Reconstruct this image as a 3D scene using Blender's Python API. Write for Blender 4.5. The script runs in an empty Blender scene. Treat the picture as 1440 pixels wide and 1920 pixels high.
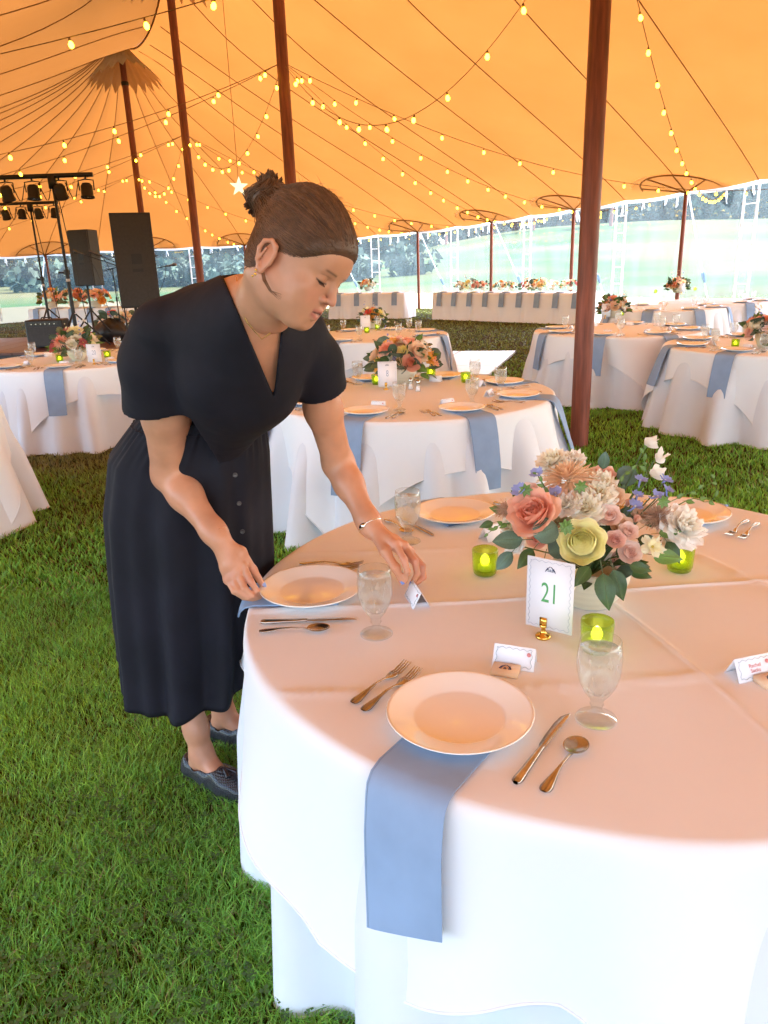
import bpy, math, random
import numpy as np
from mathutils import Vector, Matrix
C = bpy.context.scene.collection
SC = bpy.context.scene
rnd = random.Random(7)
nr = np.random.RandomState(5)
pi = math.pi
rad = math.radians
# ---------------------------------------------------------------- camera
FP = 1400.0; PITCH = rad(18.3); ROLL = rad(2.0); EYE = 1.58
_f = np.array([0, math.cos(PITCH), -math.sin(PITCH)])
_u0 = np.array([0, math.sin(PITCH), math.cos(PITCH)]); _r0 = np.array([1., 0, 0])
CR = math.cos(ROLL)*_r0 - math.sin(ROLL)*_u0
CU = math.cos(ROLL)*_u0 + math.sin(ROLL)*_r0
cam = bpy.data.cameras.new('camera'); co = bpy.data.objects.new('camera', cam); C.objects.link(co)
co.matrix_world = Matrix(((CR[0], CU[0], -_f[0], 0), (CR[1], CU[1], -_f[1], 0), (CR[2], CU[2], -_f[2], EYE), (0, 0, 0, 1)))
cam.sensor_fit = 'VERTICAL'; cam.sensor_height = 24; cam.lens = 24*FP/1920; cam.clip_end = 3000; cam.clip_start = .02
SC.camera = co
# ---------------------------------------------------------------- world, sun, exposure
SUN_EL, SUN_AZ = rad(54), rad(72)     # azimuth measured from +y towards +x
w = bpy.data.worlds.new('World'); SC.world = w; w.use_nodes = True
nt = w.node_tree; bg = nt.nodes['Background']
sky = nt.nodes.new('ShaderNodeTexSky'); sky.sky_type = 'NISHITA'; sky.sun_disc = False
sky.sun_elevation = SUN_EL; sky.sun_rotation = SUN_AZ; sky.air_density = 1.0; sky.dust_density = 2.0; sky.ozone_density = 1.0
nt.links.new(sky.outputs[0], bg.inputs[0]); bg.inputs[1].default_value = 0.15
sl = bpy.data.lights.new('sun', 'SUN'); sl.energy = 2.0; sl.angle = rad(.6); sl.color = (1, .95, .87)
so = bpy.data.objects.new('sun', sl); C.objects.link(so)
sd = Vector((math.sin(SUN_AZ)*math.cos(SUN_EL), math.cos(SUN_AZ)*math.cos(SUN_EL), math.sin(SUN_EL)))
so.rotation_euler = sd.to_track_quat('Z', 'Y').to_euler()
SC.view_settings.view_transform = 'Standard'; SC.view_settings.look = 'None'
SC.view_settings.exposure = 3.42; SC.view_settings.gamma = 1
SC.render.engine = 'CYCLES'
SC.cycles.use_denoising = True
SC.cycles.max_bounces = 10; SC.cycles.transparent_max_bounces = 24; SC.cycles.diffuse_bounces = 5
SC.cycles.transmission_bounces = 8; SC.cycles.sample_clamp_indirect = 8

# ---------------------------------------------------------------- helpers
def ray(px, py): return _f + CR*(px-720)/FP - CU*(py-960)/FP
def at(px, py, z=0.):            # where the sight line through a photo point meets height z
    d = ray(px, py); t = (z-EYE)/d[2]; return np.array([d[0]*t, d[1]*t, z])
def ay(px, py, Y):               # the same at distance Y
    d = ray(px, py); t = Y/d[1]; return np.array([d[0]*t, Y, EYE+d[2]*t])
def unit(v): v = np.asarray(v, float); return v/np.linalg.norm(v)

class MB:
    def __init__(s): s.v = []; s.f = []; s.n = 0; s.c = []; s.mi = []
    def add(s, V, F, col=None, m=0):
        V = np.asarray(V, float).reshape(-1, 3)
        s.v.append(V); F = np.asarray(F, int)
        s.f.append(F+s.n); s.mi.append(np.full(len(F), m))
        if col is None: col = (1, 1, 1)
        col = np.asarray(col, float)
        s.c.append(np.tile(col, (len(V), 1)) if col.ndim == 1 else col)
        s.n += len(V); return s
    def grid(s, P, closeu=False, col=None, m=0, flip=False):     # P [rows, cols, 3]
        P = np.asarray(P, float); a, b = P.shape[:2]
        i = np.arange(a-1)[:, None]; nb = b if closeu else b-1; j = np.arange(nb)[None]
        j2 = (j+1) % b
        F = np.stack([i*b+j, i*b+j2, (i+1)*b+j2, (i+1)*b+j], -1).reshape(-1, 4)
        if flip: F = F[:, ::-1]
        if col is not None:
            col = np.asarray(col, float)
            if col.ndim == 3: col = col.reshape(-1, 3)
        return s.add(P.reshape(-1, 3), F, col, m)
    def box(s, c, h, R=None, col=None, m=0):
        V = np.array([[x, y, z] for x in (-1, 1) for y in (-1, 1) for z in (-1, 1)], float)*np.asarray(h, float)
        if R is not None: V = V@np.asarray(R).T
        return s.add(V+np.asarray(c, float), [[0, 1, 3, 2], [4, 6, 7, 5], [0, 4, 5, 1], [2, 3, 7, 6], [0, 2, 6, 4], [1, 5, 7, 3]], col, m)
    def tube(s, pts, r, n=8, cap=True, col=None, m=0, sq=1.0, up=None):
        pts = np.asarray(pts, float); k = len(pts); r = np.broadcast_to(np.asarray(r, float), (k,))
        T = np.gradient(pts, axis=0); T /= np.maximum(np.linalg.norm(T, axis=1, keepdims=True), 1e-9)
        a = np.array(up if up is not None else ((0, 0, 1.) if abs(T[0][2]) < .9 else (1., 0, 0)))
        rings = []
        for i in range(k):
            b1 = np.cross(T[i], a); b1 /= max(np.linalg.norm(b1), 1e-9); a2 = np.cross(b1, T[i]); a = a2
            th = np.arange(n)*2*pi/n
            rings.append(pts[i]+r[i]*(np.cos(th)[:, None]*b1+sq*np.sin(th)[:, None]*a2))
        P = np.array(rings); base = s.n
        s.grid(P, True, col, m)
        if cap:
            for idx, ring in ((0, P[0]), (k-1, P[-1])):
                c = pts[idx]; V = np.vstack([ring, c]); F = [[i, (i+1) % n, n, n] for i in range(n)]
                F = np.array([[q[0], q[1], q[2]] for q in F])
                if idx == 0: F = F[:, ::-1]
                s.f.append(F+s.n); s.mi.append(np.full(len(F), m)); s.v.append(V)
                s.c.append(np.tile(np.asarray((1, 1, 1) if col is None else col, float).reshape(-1, 3)[:1], (len(V), 1))); s.n += len(V)
        return s
    def lathe(s, prof, n=32, c=(0, 0, 0), col=None, m=0, rib=None):
        prof = np.asarray(prof, float); th = np.arange(n)*2*pi/n
        P = np.stack([prof[:, 0][:, None]*np.cos(th), prof[:, 0][:, None]*np.sin(th), prof[:, 1][:, None]+0*th], -1)
        return s.grid(P+np.asarray(c, float), True, col, m)
    def data(s, name, mats, smooth=True):
        me = bpy.data.meshes.new(name)
        V = np.vstack(s.v); me.vertices.add(len(V)); me.vertices.foreach_set('co', V.astype('f').ravel())
        lens = np.concatenate([np.full(len(f), f.shape[1]) for f in s.f]); idx = np.concatenate([f.ravel() for f in s.f])
        me.loops.add(len(idx)); me.loops.foreach_set('vertex_index', idx.astype('i'))
        me.polygons.add(len(lens)); st = np.concatenate([[0], np.cumsum(lens)[:-1]])
        me.polygons.foreach_set('loop_start', st.astype('i')); me.polygons.foreach_set('loop_total', lens.astype('i'))
        me.polygons.foreach_set('material_index', np.concatenate(s.mi).astype('i'))
        me.polygons.foreach_set('use_smooth', np.full(len(lens), smooth))
        ca = me.color_attributes.new('Col', 'FLOAT_COLOR', 'POINT')
        cc = np.vstack(s.c); ca.data.foreach_set('color', np.hstack([cc, np.ones((len(cc), 1))]).astype('f').ravel())
        for mt in (mats if isinstance(mats, (list, tuple)) else [mats]): me.materials.append(mt)
        me.update(calc_edges=True); me.validate(); return me
    def obj(s, name, mats, parent=None, smooth=True, **k): return link(name, s.data(name, mats, smooth), parent, **k)

def link(name, me, parent=None, loc=None, rz=None, **props):
    o = bpy.data.objects.new(name, me); C.objects.link(o)
    if parent is not None: o.parent = parent
    if loc is not None: o.location = loc
    if rz is not None: o.rotation_euler = (0, 0, rz)
    for k, v in props.items(): o[k] = v
    return o
def thing(name, label, cat, loc=(0, 0, 0), rz=0, group=None):
    o = bpy.data.objects.new(name, None); C.objects.link(o); o.location = loc; o.rotation_euler = (0, 0, rz)
    o['label'] = label; o['category'] = cat; o.empty_display_size = .05
    if group: o['group'] = group
    return o
def tag(o, label, cat, group=None):
    o['label'] = label; o['category'] = cat
    if group: o['group'] = group
    return o

# ---------------------------------------------------------------- materials
def mat(name, col, rough=.6, metal=0., vary=.12, vs=20., bump=0., bs=60., bd=.002, attr=False, sss=0., trans=0., ior=1.45, wr=0.,
        coat=0., emis=None, es=0., sheen=0., col2=None, stretch=None, spec=None, subc=None):
    m = bpy.data.materials.new(name); m.use_nodes = True; N = m.node_tree.nodes; L = m.node_tree.links
    b = N['Principled BSDF']; b.inputs['Roughness'].default_value = rough; b.inputs['Metallic'].default_value = metal
    tc = N.new('ShaderNodeTexCoord'); mp = N.new('ShaderNodeMapping'); L.new(tc.outputs['Object'], mp.inputs[0])
    if stretch: mp.inputs['Scale'].default_value = stretch
    nz = N.new('ShaderNodeTexNoise'); nz.inputs['Scale'].default_value = vs; nz.inputs['Detail'].default_value = 5
    L.new(mp.outputs[0], nz.inputs[0])
    mx = N.new('ShaderNodeMix'); mx.data_type = 'RGBA'
    c2 = col2 if col2 else tuple(c*(1-vary*2.2) for c in col)
    mx.inputs[6].default_value = (*c2, 1); mx.inputs[7].default_value = (*[min(1, c*(1+(vary if not col2 else 0))) for c in col], 1)
    mr = N.new('ShaderNodeMapRange'); mr.inputs[1].default_value = .3; mr.inputs[2].default_value = .7
    L.new(nz.outputs[0], mr.inputs[0]); L.new(mr.outputs[0], mx.inputs[0])
    out = mx.outputs[2]
    if attr:
        at_ = N.new('ShaderNodeAttribute'); at_.attribute_name = 'Col'
        mu = N.new('ShaderNodeMix'); mu.data_type = 'RGBA'; mu.blend_type = 'MULTIPLY'; mu.inputs[0].default_value = 1
        L.new(out, mu.inputs[6]); L.new(at_.outputs['Color'], mu.inputs[7]); out = mu.outputs[2]
    L.new(out, b.inputs['Base Color'])
    if bump:
        n2 = N.new('ShaderNodeTexNoise'); n2.inputs['Scale'].default_value = bs; n2.inputs['Detail'].default_value = 4
        L.new(mp.outputs[0], n2.inputs[0]); bp = N.new('ShaderNodeBump'); bp.inputs['Strength'].default_value = bump
        bp.inputs['Distance'].default_value = bd; L.new(n2.outputs[0], bp.inputs['Height']); L.new(bp.outputs[0], b.inputs['Normal'])
    if wr:
        n3 = N.new('ShaderNodeTexNoise'); n3.inputs['Scale'].default_value = 5.5; n3.inputs['Detail'].default_value = 3; n3.inputs['Distortion'].default_value = .25; L.new(mp.outputs[0], n3.inputs[0]); b3 = N.new('ShaderNodeBump'); b3.inputs['Strength'].default_value = wr; b3.inputs['Distance'].default_value = .02; L.new(n3.outputs[0], b3.inputs['Height']); L.new(b3.outputs[0], b.inputs['Normal'])
        if bump: L.new(bp.outputs[0], b3.inputs['Normal'])
    if sss:
        b.inputs['Subsurface Weight'].default_value = sss; b.inputs['Subsurface Radius'].default_value = (1, .35, .2)
        b.inputs['Subsurface Scale'].default_value = .008
    if trans: b.inputs['Transmission Weight'].default_value = trans; b.inputs['IOR'].default_value = ior
    if coat: b.inputs['Coat Weight'].default_value = coat; b.inputs['Coat Roughness'].default_value = .12
    if sheen: b.inputs['Sheen Weight'].default_value = sheen
    if spec is not None: b.inputs['Specular IOR Level'].default_value = spec
    if emis: b.inputs['Emission Color'].default_value = (*emis, 1); b.inputs['Emission Strength'].default_value = es
    return m
def translucent(name, col, tcol, fac=.5, vs=3., vary=.05, attr=False, bump=0., bs=400, weave=False, rough=.8, wr=0.):
    m = mat(name, col, rough, vary=vary, vs=vs, attr=attr, bump=bump, bs=bs, bd=.001, wr=wr); N = m.node_tree.nodes; L = m.node_tree.links
    t = N.new('ShaderNodeBsdfTranslucent'); t.inputs[0].default_value = (*tcol, 1)
    if attr:
        a = N.new('ShaderNodeAttribute'); a.attribute_name = 'Col'; mu = N.new('ShaderNodeMix'); mu.data_type = 'RGBA'; mu.blend_type = 'MULTIPLY'
        mu.inputs[0].default_value = 1; mu.inputs[6].default_value = (*tcol, 1); L.new(a.outputs['Color'], mu.inputs[7]); L.new(mu.outputs[2], t.inputs[0])
    if name == 'sailcloth':
        n5 = N.new('ShaderNodeTexNoise'); n5.inputs['Scale'].default_value = .55; n5.inputs['Detail'].default_value = 6; n5.inputs['Roughness'].default_value = .65; tc5 = N.new('ShaderNodeTexCoord'); L.new(tc5.outputs['Object'], n5.inputs[0])
        m5 = N.new('ShaderNodeMix'); m5.data_type = 'RGBA'; m5.inputs[6].default_value = (*[c*.80 for c in tcol], 1); m5.inputs[7].default_value = (tcol[0]*1.12, tcol[1]*1.22, tcol[2]*1.5, 1); L.new(n5.outputs[0], m5.inputs[0]); L.new(m5.outputs[2], t.inputs[0])
    ms = N.new('ShaderNodeMixShader'); ms.inputs[0].default_value = fac
    L.new(N['Principled BSDF'].outputs[0], ms.inputs[1]); L.new(t.outputs[0], ms.inputs[2])
    L.new(ms.outputs[0], N['Material Output'].inputs[0]); return m
def thin_glass(name, tint=(1, 1, 1), milk=0., mcol=(.9, .95, 1), rough=.03, bumpy=0.):
    m = bpy.data.materials.new(name); m.use_nodes = True; N = m.node_tree.nodes; L = m.node_tree.links; N.remove(N['Principled BSDF'])
    t = N.new('ShaderNodeBsdfTransparent'); t.inputs[0].default_value = (*tint, 1)
    g = N.new('ShaderNodeBsdfGlossy'); g.inputs['Roughness'].default_value = rough
    lw = N.new('ShaderNodeLayerWeight'); lw.inputs[0].default_value = .5; pw = N.new('ShaderNodeMath'); pw.operation = 'POWER'; pw.inputs[1].default_value = 2.6; L.new(lw.outputs['Facing'], pw.inputs[0])
    fr = N.new('ShaderNodeMapRange'); fr.inputs[3].default_value = .035; fr.inputs[4].default_value = .8; L.new(pw.outputs[0], fr.inputs[0])
    a = N.new('ShaderNodeMixShader'); L.new(fr.outputs[0], a.inputs[0]); L.new(t.outputs[0], a.inputs[1]); L.new(g.outputs[0], a.inputs[2])
    out = a
    tc = N.new('ShaderNodeTexCoord'); nz = N.new('ShaderNodeTexNoise'); nz.inputs['Scale'].default_value = 3.; nz.inputs['Detail'].default_value = 4
    mp = N.new('ShaderNodeMapping'); L.new(tc.outputs['Object'], mp.inputs[0]); L.new(mp.outputs[0], nz.inputs[0])
    if milk:
        mp.inputs['Scale'].default_value = (1, 1, .25)
        d = N.new('ShaderNodeBsdfTranslucent'); d.inputs[0].default_value = (*mcol, 1)
        b = N.new('ShaderNodeMixShader'); mr = N.new('ShaderNodeMapRange'); mr.inputs[1].default_value = .3; mr.inputs[2].default_value = .75
        mr.inputs[3].default_value = milk*.7; mr.inputs[4].default_value = milk*1.35; L.new(nz.outputs[0], mr.inputs[0]); L.new(mr.outputs[0], b.inputs[0])
        L.new(a.outputs[0], b.inputs[1]); L.new(d.outputs[0], b.inputs[2]); out = b
    if bumpy:
        nz.inputs['Scale'].default_value = 90.
        bp = N.new('ShaderNodeBump'); bp.inputs['Strength'].default_value = bumpy; bp.inputs['Distance'].default_value = .003
        L.new(nz.outputs[0], bp.inputs['Height']); L.new(bp.outputs[0], g.inputs['Normal']); L.new(bp.outputs[0], lw.inputs['Normal'])
    L.new(out.outputs[0], N['Material Output'].inputs[0]); return m
def glow(name, col, s, sample=True):
    m = bpy.data.materials.new(name); m.use_nodes = True; N = m.node_tree.nodes; L = m.node_tree.links; N.remove(N['Principled BSDF'])
    e = N.new('ShaderNodeEmission'); e.inputs[0].default_value = (*col, 1); e.inputs[1].default_value = s
    L.new(e.outputs[0], N['Material Output'].inputs[0])
    if not sample: m.cycles.emission_sampling = 'NONE'
    return m
WORDN = ['leftmost', 'second', 'third', 'fourth', 'fifth', 'sixth', 'seventh', 'eighth', 'ninth', 'tenth', 'eleventh', 'twelfth', 'thirteenth', 'fourteenth', 'fifteenth', 'sixteenth']
def nth(i): return WORDN[i]+('' if i == 0 else ' from the left')
M = {}
M['linen'] = translucent('white_linen', (.86, .89, .93), (.78, .80, .84), .10, vs=2.5, vary=.015, bump=.12, bs=900, wr=.13)
M['linen2'] = translucent('white_underlay_linen', (.77, .81, .87), (.7, .72, .76), .10, vs=2.5, vary=.015, bump=.12, bs=900)
M['napkin'] = mat('dusty_blue_cotton', (.25, .36, .54), .85, vary=.05, vs=8, bump=.15, bs=700, bd=.001, wr=.25)
M['plate'] = mat('cream_porcelain', (.84, .82, .77), .07, vary=.01, vs=5, coat=.6)
M['steel'] = mat('polished_steel', (.46, .42, .38), .2, 1., vary=.10, vs=60)
M['glass'] = mat('clear_glass', (1, 1, 1), 0., vary=0, trans=1., ior=1.45)
M['tglass'] = thin_glass('thin_clear_glass', (.93, .95, .95), milk=.05, mcol=(1, 1, 1), bumpy=.12)
M['water'] = thin_glass('iced_water', (.93, .95, .95), milk=.20, mcol=(1, 1, 1), bumpy=.9)
M['green_glass'] = thin_glass('green_hobnail_glass', (.70, .80, .30), milk=.18, mcol=(.60, .75, .15), bumpy=.3)
M['paper'] = mat('card_paper', (.82, .83, .88), .6, vary=.01, vs=8)
M['favor'] = mat('peach_favor_box', (.75, .52, .33), .6, vary=.02)
M['gold'] = mat('brass', (.80, .52, .12), .2, 1., vary=.05)
M['greenink'] = mat('green_ink', (.09, .36, .12), .7, vary=.02)
M['blueink'] = mat('dark_blue_ink', (.02, .04, .12), .7, vary=.02)
M['paleink'] = mat('pale_blue_ink', (.25, .32, .45), .7, vary=.02)
M['lineink'] = mat('grey_blue_ink', (.25, .36, .42), .7, vary=.02)
M['pinkink'] = mat('pink_ink', (.62, .22, .22), .7, vary=.02)
M['wood'] = mat('red_brown_painted_wood', (.24, .062, .032), .5, vary=.2, vs=9, bump=.35, bs=40, bd=.004, stretch=(4, 4, .35))
M['canopy'] = translucent('sailcloth', (.58, .36, .15), (.182, .0585, .0102), .55, vs=1.2, vary=.03, bump=.2, bs=300)
M['patch'] = translucent('reinforced_sailcloth', (.55, .52, .48), (.88, .88, .90), .85, vs=4, vary=.06)
M['fan'] = translucent('peak_fan_cloth', (.45, .38, .28), (.5, .38, .26), .7, vs=4, vary=.06)
M['seam'] = translucent('seam_webbing', (.40, .24, .09), (.40, .20, .05), .5, vary=.05)
M['vinyl'] = thin_glass('clear_vinyl', (.95, .97, 1.), milk=.13, mcol=(.27, .37, .43))
M['skirtwall'] = translucent('cream_vinyl', (.72, .66, .50), (.75, .66, .45), .5, vs=2, vary=.04)
M['white'] = translucent('white_webbing', (.85, .87, .88), (.85, .87, .9), .4, vary=.02)
M['strap'] = mat('blue_ratchet_strap', (.12, .22, .5), .6)
M['black'] = mat('black_metal', (.012, .011, .012), .45, .2, vary=.1)
M['speaker'] = mat('black_speaker_grille', (.028, .022, .020), .6, vary=.15, vs=30, bump=.3, bs=500, bd=.001)
M['case'] = mat('black_tolex', (.012, .011, .013), .5, vary=.2, vs=30, bump=.3, bs=200)
M['lens'] = mat('lamp_lens', (.05, .05, .06), .1, vary=.1, coat=.5)
M['stage'] = mat('red_brown_stage_wood', (.11, .035, .02), .35, vary=.2, vs=6, stretch=(1, 8, 1))
M['floorwhite'] = mat('white_dance_floor', (.72, .74, .78), .25, vary=.02)
M['bowl'] = mat('ribbed_white_ceramic', (.66, .62, .50), .55, vary=.04, vs=12, bump=.6, bs=26, bd=.002, stretch=(.4, .4, 6))
M['petal'] = translucent('petals', (1, 1, 1), (1, 1, 1), .38, vs=40, vary=.05, attr=True, rough=.7)
M['leaf'] = mat('leaves', (1, 1, 1), .45, vary=.12, vs=30, attr=True)
M['bulb'] = glow('bulb_glow', (1, .62, .025), 2.2, False)
M['flame'] = glow('tealight_glow', (1., .90, .14), .9, True)
M['star'] = glow('star_glow', (1, .85, .5), .16, False)
M['wire'] = mat('light_cord', (.22, .12, .04), .7)
M['wax'] = mat('candle_wax', (.8, .8, .6), .5)
M['salt'] = mat('salt_and_steel', (.6, .6, .6), .3, .6)
M['gold2'] = mat('rose_gold', (.85, .55, .38), .2, 1., vary=.03); M['silver'] = mat('polished_silver', (.85, .84, .80), .15, 1., vary=.02)
# ================================================================ TENT LAYOUT
A0 = at(1085, 838)[:2]
def pole_xy(px, py, Y): return ay(px, py, Y)[:2]
POLES = [A0, pole_xy(545, 345, 11.0), pole_xy(372, 490, 16.0), pole_xy(263, 385, 20.7)]
uL = unit(np.append(POLES[3]-POLES[0], 0))[:2]; nL = np.array([uL[1], -uL[0]])      # ridge direction, right-hand normal
TS = [float((p-A0)@uL) for p in POLES]; TE = TS[3]; WT = 10.8
ZP = 7.0; ZPS = [7.9, 7.9, 7.8, 7.0]; ZS = 6.15
def eave_z(t, s):
    a = np.clip((t-3)/(TE+WT-3), 0, 1)
    return 3.12-.62*a-.42*np.clip(-s/WT+.15, 0, 1)*np.clip((t-8)/8, 0, 1)
def canopy(x, y):
    x = np.asarray(x, float); y = np.asarray(y, float)
    t = (x-A0[0])*uL[0]+(y-A0[1])*uL[1]; s = (x-A0[0])*nL[0]+(y-A0[1])*nL[1]
    dt = np.where(t > TE, t-TE, np.where(t < -2.4, t+2.4, 0)); r = np.hypot(dt, s); u = np.clip(r/WT, 0, 1)
    ze = eave_z(t, s); z = ze+(ZS-ze)*(1-u)**.93
    for p, zp_ in zip(POLES, ZPS): z = z+(zp_-ZS)*np.exp(-np.hypot(x-p[0], y-p[1])/1.15)
    return z
def ts(t, s): p = A0+uL*t+nL*s; return p
# perimeter: seams run from the ridge to the eave; list of (inner point, outer point)
SKW = 4.1; T0 = -2.4; PER0 = 2*(TE-T0)+2*pi*WT  # unseen near end behind the camera, reach shaped for the side light
def rim(k):      # k: arc parameter of perimeter in metres starting right side at t=0
    La = pi*WT; k = (k-T0) % PER0
    if k < TE-T0: return ts(max(k+T0-SKW, T0-SKW), 0), ts(k+T0, WT)
    k -= TE-T0; Ls = TE-T0
    if k < La: a = k/WT; return ts(TE-SKW*max(0, 1-a/.7), 0), ts(TE+WT*math.sin(a), WT*math.cos(a))
    k -= La
    if k < Ls: return ts(TE-k, 0), ts(TE-k, -WT)
    k -= Ls; a = k/WT; return ts(T0-SKW*max(0, (a-pi+.7)/.7), 0), ts(T0-WT*math.sin(a), -WT*math.cos(a))
PER = PER0; NS = int(round(PER/1.9/2))*2; STEP = PER/NS; K0 = 6.4 % STEP
tent = thing('tent', 'large orange-lit sailcloth tent roof sweeping over all the tables', 'tent', (float(A0[0]), float(A0[1]), 0))
TO = np.array([A0[0], A0[1], 0])
def strip(k0, k1, nv=16, nu=26):
    P = np.zeros((nu, nv, 3))
    for j in range(nv):
        a, b = rim(k0+(k1-k0)*j/(nv-1)); e = (np.arange(nu)/(nu-1))**.8
        x = a[0]+(b[0]-a[0])*e; y = a[1]+(b[1]-a[1])*e
        sc = 4*(j/(nv-1))*(1-j/(nv-1))
        P[:, j, 0] = x; P[:, j, 1] = y; P[:, j, 2] = canopy(x, y)-.05*sc*e**4+.035*sc*np.sin(np.clip(e, 0, 1)*pi)
    return P-TO
for i in range(NS):
    k0 = K0+i*STEP
    for a, b in ((0, 1),):
        mb = MB(); mb.grid(strip(k0, k0+STEP)); mb.obj('canopy_panel', M['canopy'], tent)
    a, b = rim(k0)
    e = np.linspace(.015, 1, 30); x = a[0]+(b[0]-a[0])*e; y = a[1]+(b[1]-a[1])*e
    mb = MB(); pt = np.stack([x, y, canopy(x, y)-.015], -1)-TO; mb.tube(pt, .009, 5); mb.obj('seam', M['seam'], tent)
# ridge rope
t = np.linspace(0, TE, 90); xy = A0+uL*t[:, None]; mb = MB(); mb.tube(np.column_stack([xy, canopy(xy[:, 0], xy[:, 1])-.03])-TO, .02, 6); mb.obj('ridge_rope', M['seam'], tent)
# pleated reinforcement fans at peaks
for p in POLES:
    n = 44; mb = MB(); P = []
    for ri in (0.05, .25, .5, .80):
        ring = []
        for j in range(n):
            rr = ri*(1+(.16 if j % 2 else -.06)*(ri > .7)); a = 2*pi*j/n; x = p[0]+rr*math.cos(a); y = p[1]+rr*math.sin(a)
            ring.append((x, y, float(canopy(x, y))-.05-(.04 if j % 2 else 0)-.25*rr))
        P.append(ring)
    mb.grid(np.array(P)-TO, True); mb.obj('peak_reinforcement', M['fan'], tent, smooth=False)
# eave band
ks = np.linspace(0, PER, 400)[:-1]; B = []
for k in ks:
    a, b = rim(k); ph = ((k-K0)/STEP) % 1; z = float(canopy(b[0], b[1]))-.05*4*ph*(1-ph)
    B.append([(b[0], b[1], z+.01), (b[0], b[1], z-.07)])
mb = MB(); mb.grid(np.array(B+[B[0]]).transpose(1, 0, 2)-TO); mb.obj('eave_band', M['white'], tent)
# centre poles
names = ['thick red wooden tent pole standing on the grass beside the middle table',
         'red wooden tent pole rising behind the bending woman\'s head',
         'red wooden tent pole between the big loudspeaker and the woman',
         'red wooden tent pole under the pleated peak behind the tall loudspeaker']
def wood_pole(p, r, ztop, name, label, group, lean=(0, 0)):
    n = 14; z = np.array([0, .02, ztop*.3, ztop*.6, ztop]); rr = np.array([r*.98, r, r, r*.97, r*.92]); mb = MB()
    pts = np.column_stack([np.linspace(0, lean[0], 5)*z/ztop*1.0, lean[1]*z/ztop, z]); mb.tube(pts, rr, n)
    e = thing(name, label, 'tent pole', (float(p[0]), float(p[1]), 0), 0, group); mb.obj('shaft', M['wood'], e)
    b = MB(); b.tube([(lean[0], lean[1], ztop), (lean[0], lean[1], ztop+.12)], r*.25, 8); b.obj('steel_pin', M['black'], e)
    if r > .06:
        b = MB(); b.lathe([(r*1.02, ztop-.9), (r*1.12, ztop-.89), (r*1.12, ztop-.82), (r*1.02, ztop-.81)], 14); b.obj('collar', M['black'], e)
    return e
for p, nm, zp_ in zip(POLES, names, ZPS): wood_pole(p, .078, zp_-.15, 'tent_pole', nm, 'tall wooden centre poles of the tent')
# eave poles at every second seam + round patches
EAVE = []
def patch(k):
    a, b = rim(k); inward = unit(np.append(a-b, 0))[:2]; tang = np.array([-inward[1], inward[0]]); mb = MB()
    P = []
    for ri in (0, .35, .7, .95):
        ring = []
        for j in range(25):
            th = -pi/2+pi*j/24; q = b+inward*ri*math.cos(th)*1.0+tang*ri*math.sin(th)*1.35
            ring.append((q[0], q[1], float(canopy(q[0], q[1]))-.028))
        P.append(ring)
    mb.grid(np.array(P)-TO); o = mb.obj('reinforcement_patch', M['patch'], tent)
    s_ = MB()
    for th in (-80, -40, 0, 40, 80):
        q = np.array([b+(inward*math.cos(rad(th))*1.0+tang*math.sin(rad(th))*1.1)*r_*.95 for r_ in np.linspace(0, 1, 6)])
        s_.tube(np.column_stack([q, canopy(q[:, 0], q[:, 1])-.04])-TO, .018, 4)
    q = np.array([b+(inward*math.cos(rad(th))*1.0+tang*math.sin(rad(th))*1.1)*.95 for th in range(-90, 91, 8)])
    s_.tube(np.column_stack([q, canopy(q[:, 0], q[:, 1])-.04])-TO, .018, 4)
    s_.obj('webbing', M['seam'], o)
pdesc = {}
for i in range(0, NS, 2):
    k = K0+i*STEP; a, b = rim(k)
    if b[1] < 5: continue
    v = np.array([b[0], b[1], 2.9-EYE]); d = v@_f; px = 720+FP*(v@CR)/d
    if px < -150 or px > 1600: continue
    patch(k); EAVE.append((px, k, b))
EAVE.sort(key=lambda q: q[0])
for px, k, b in EAVE:
    if px > 620:
        seen = [q for q in EAVE if 620 < q[0] < 1440]; n = [q[1] for q in seen].index(k) if px < 1440 else -1
        wd = ['leftmost', 'second', 'third', 'fourth', 'fifth', 'sixth', 'seventh', 'eighth']
        lab = f"{wd[n] if n else 'leftmost'} thin red side pole right of the woman, counting from her face" if n >= 0 else 'thin red side pole just past the right edge of the view'
    else:
        seen = [q for q in EAVE if q[0] <= 620]; n = [q[1] for q in seen].index(k); wd = ['first', 'second', 'third', 'fourth', 'fifth', 'sixth', 'seventh']
        lab = f"{wd[n]} thin side pole from the left along the far end of the tent"
    ztop = float(canopy(b[0], b[1]))-.05
    wood_pole(b, .05, ztop, 'side_pole', lab, 'thin wooden poles holding up the eave')

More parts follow.
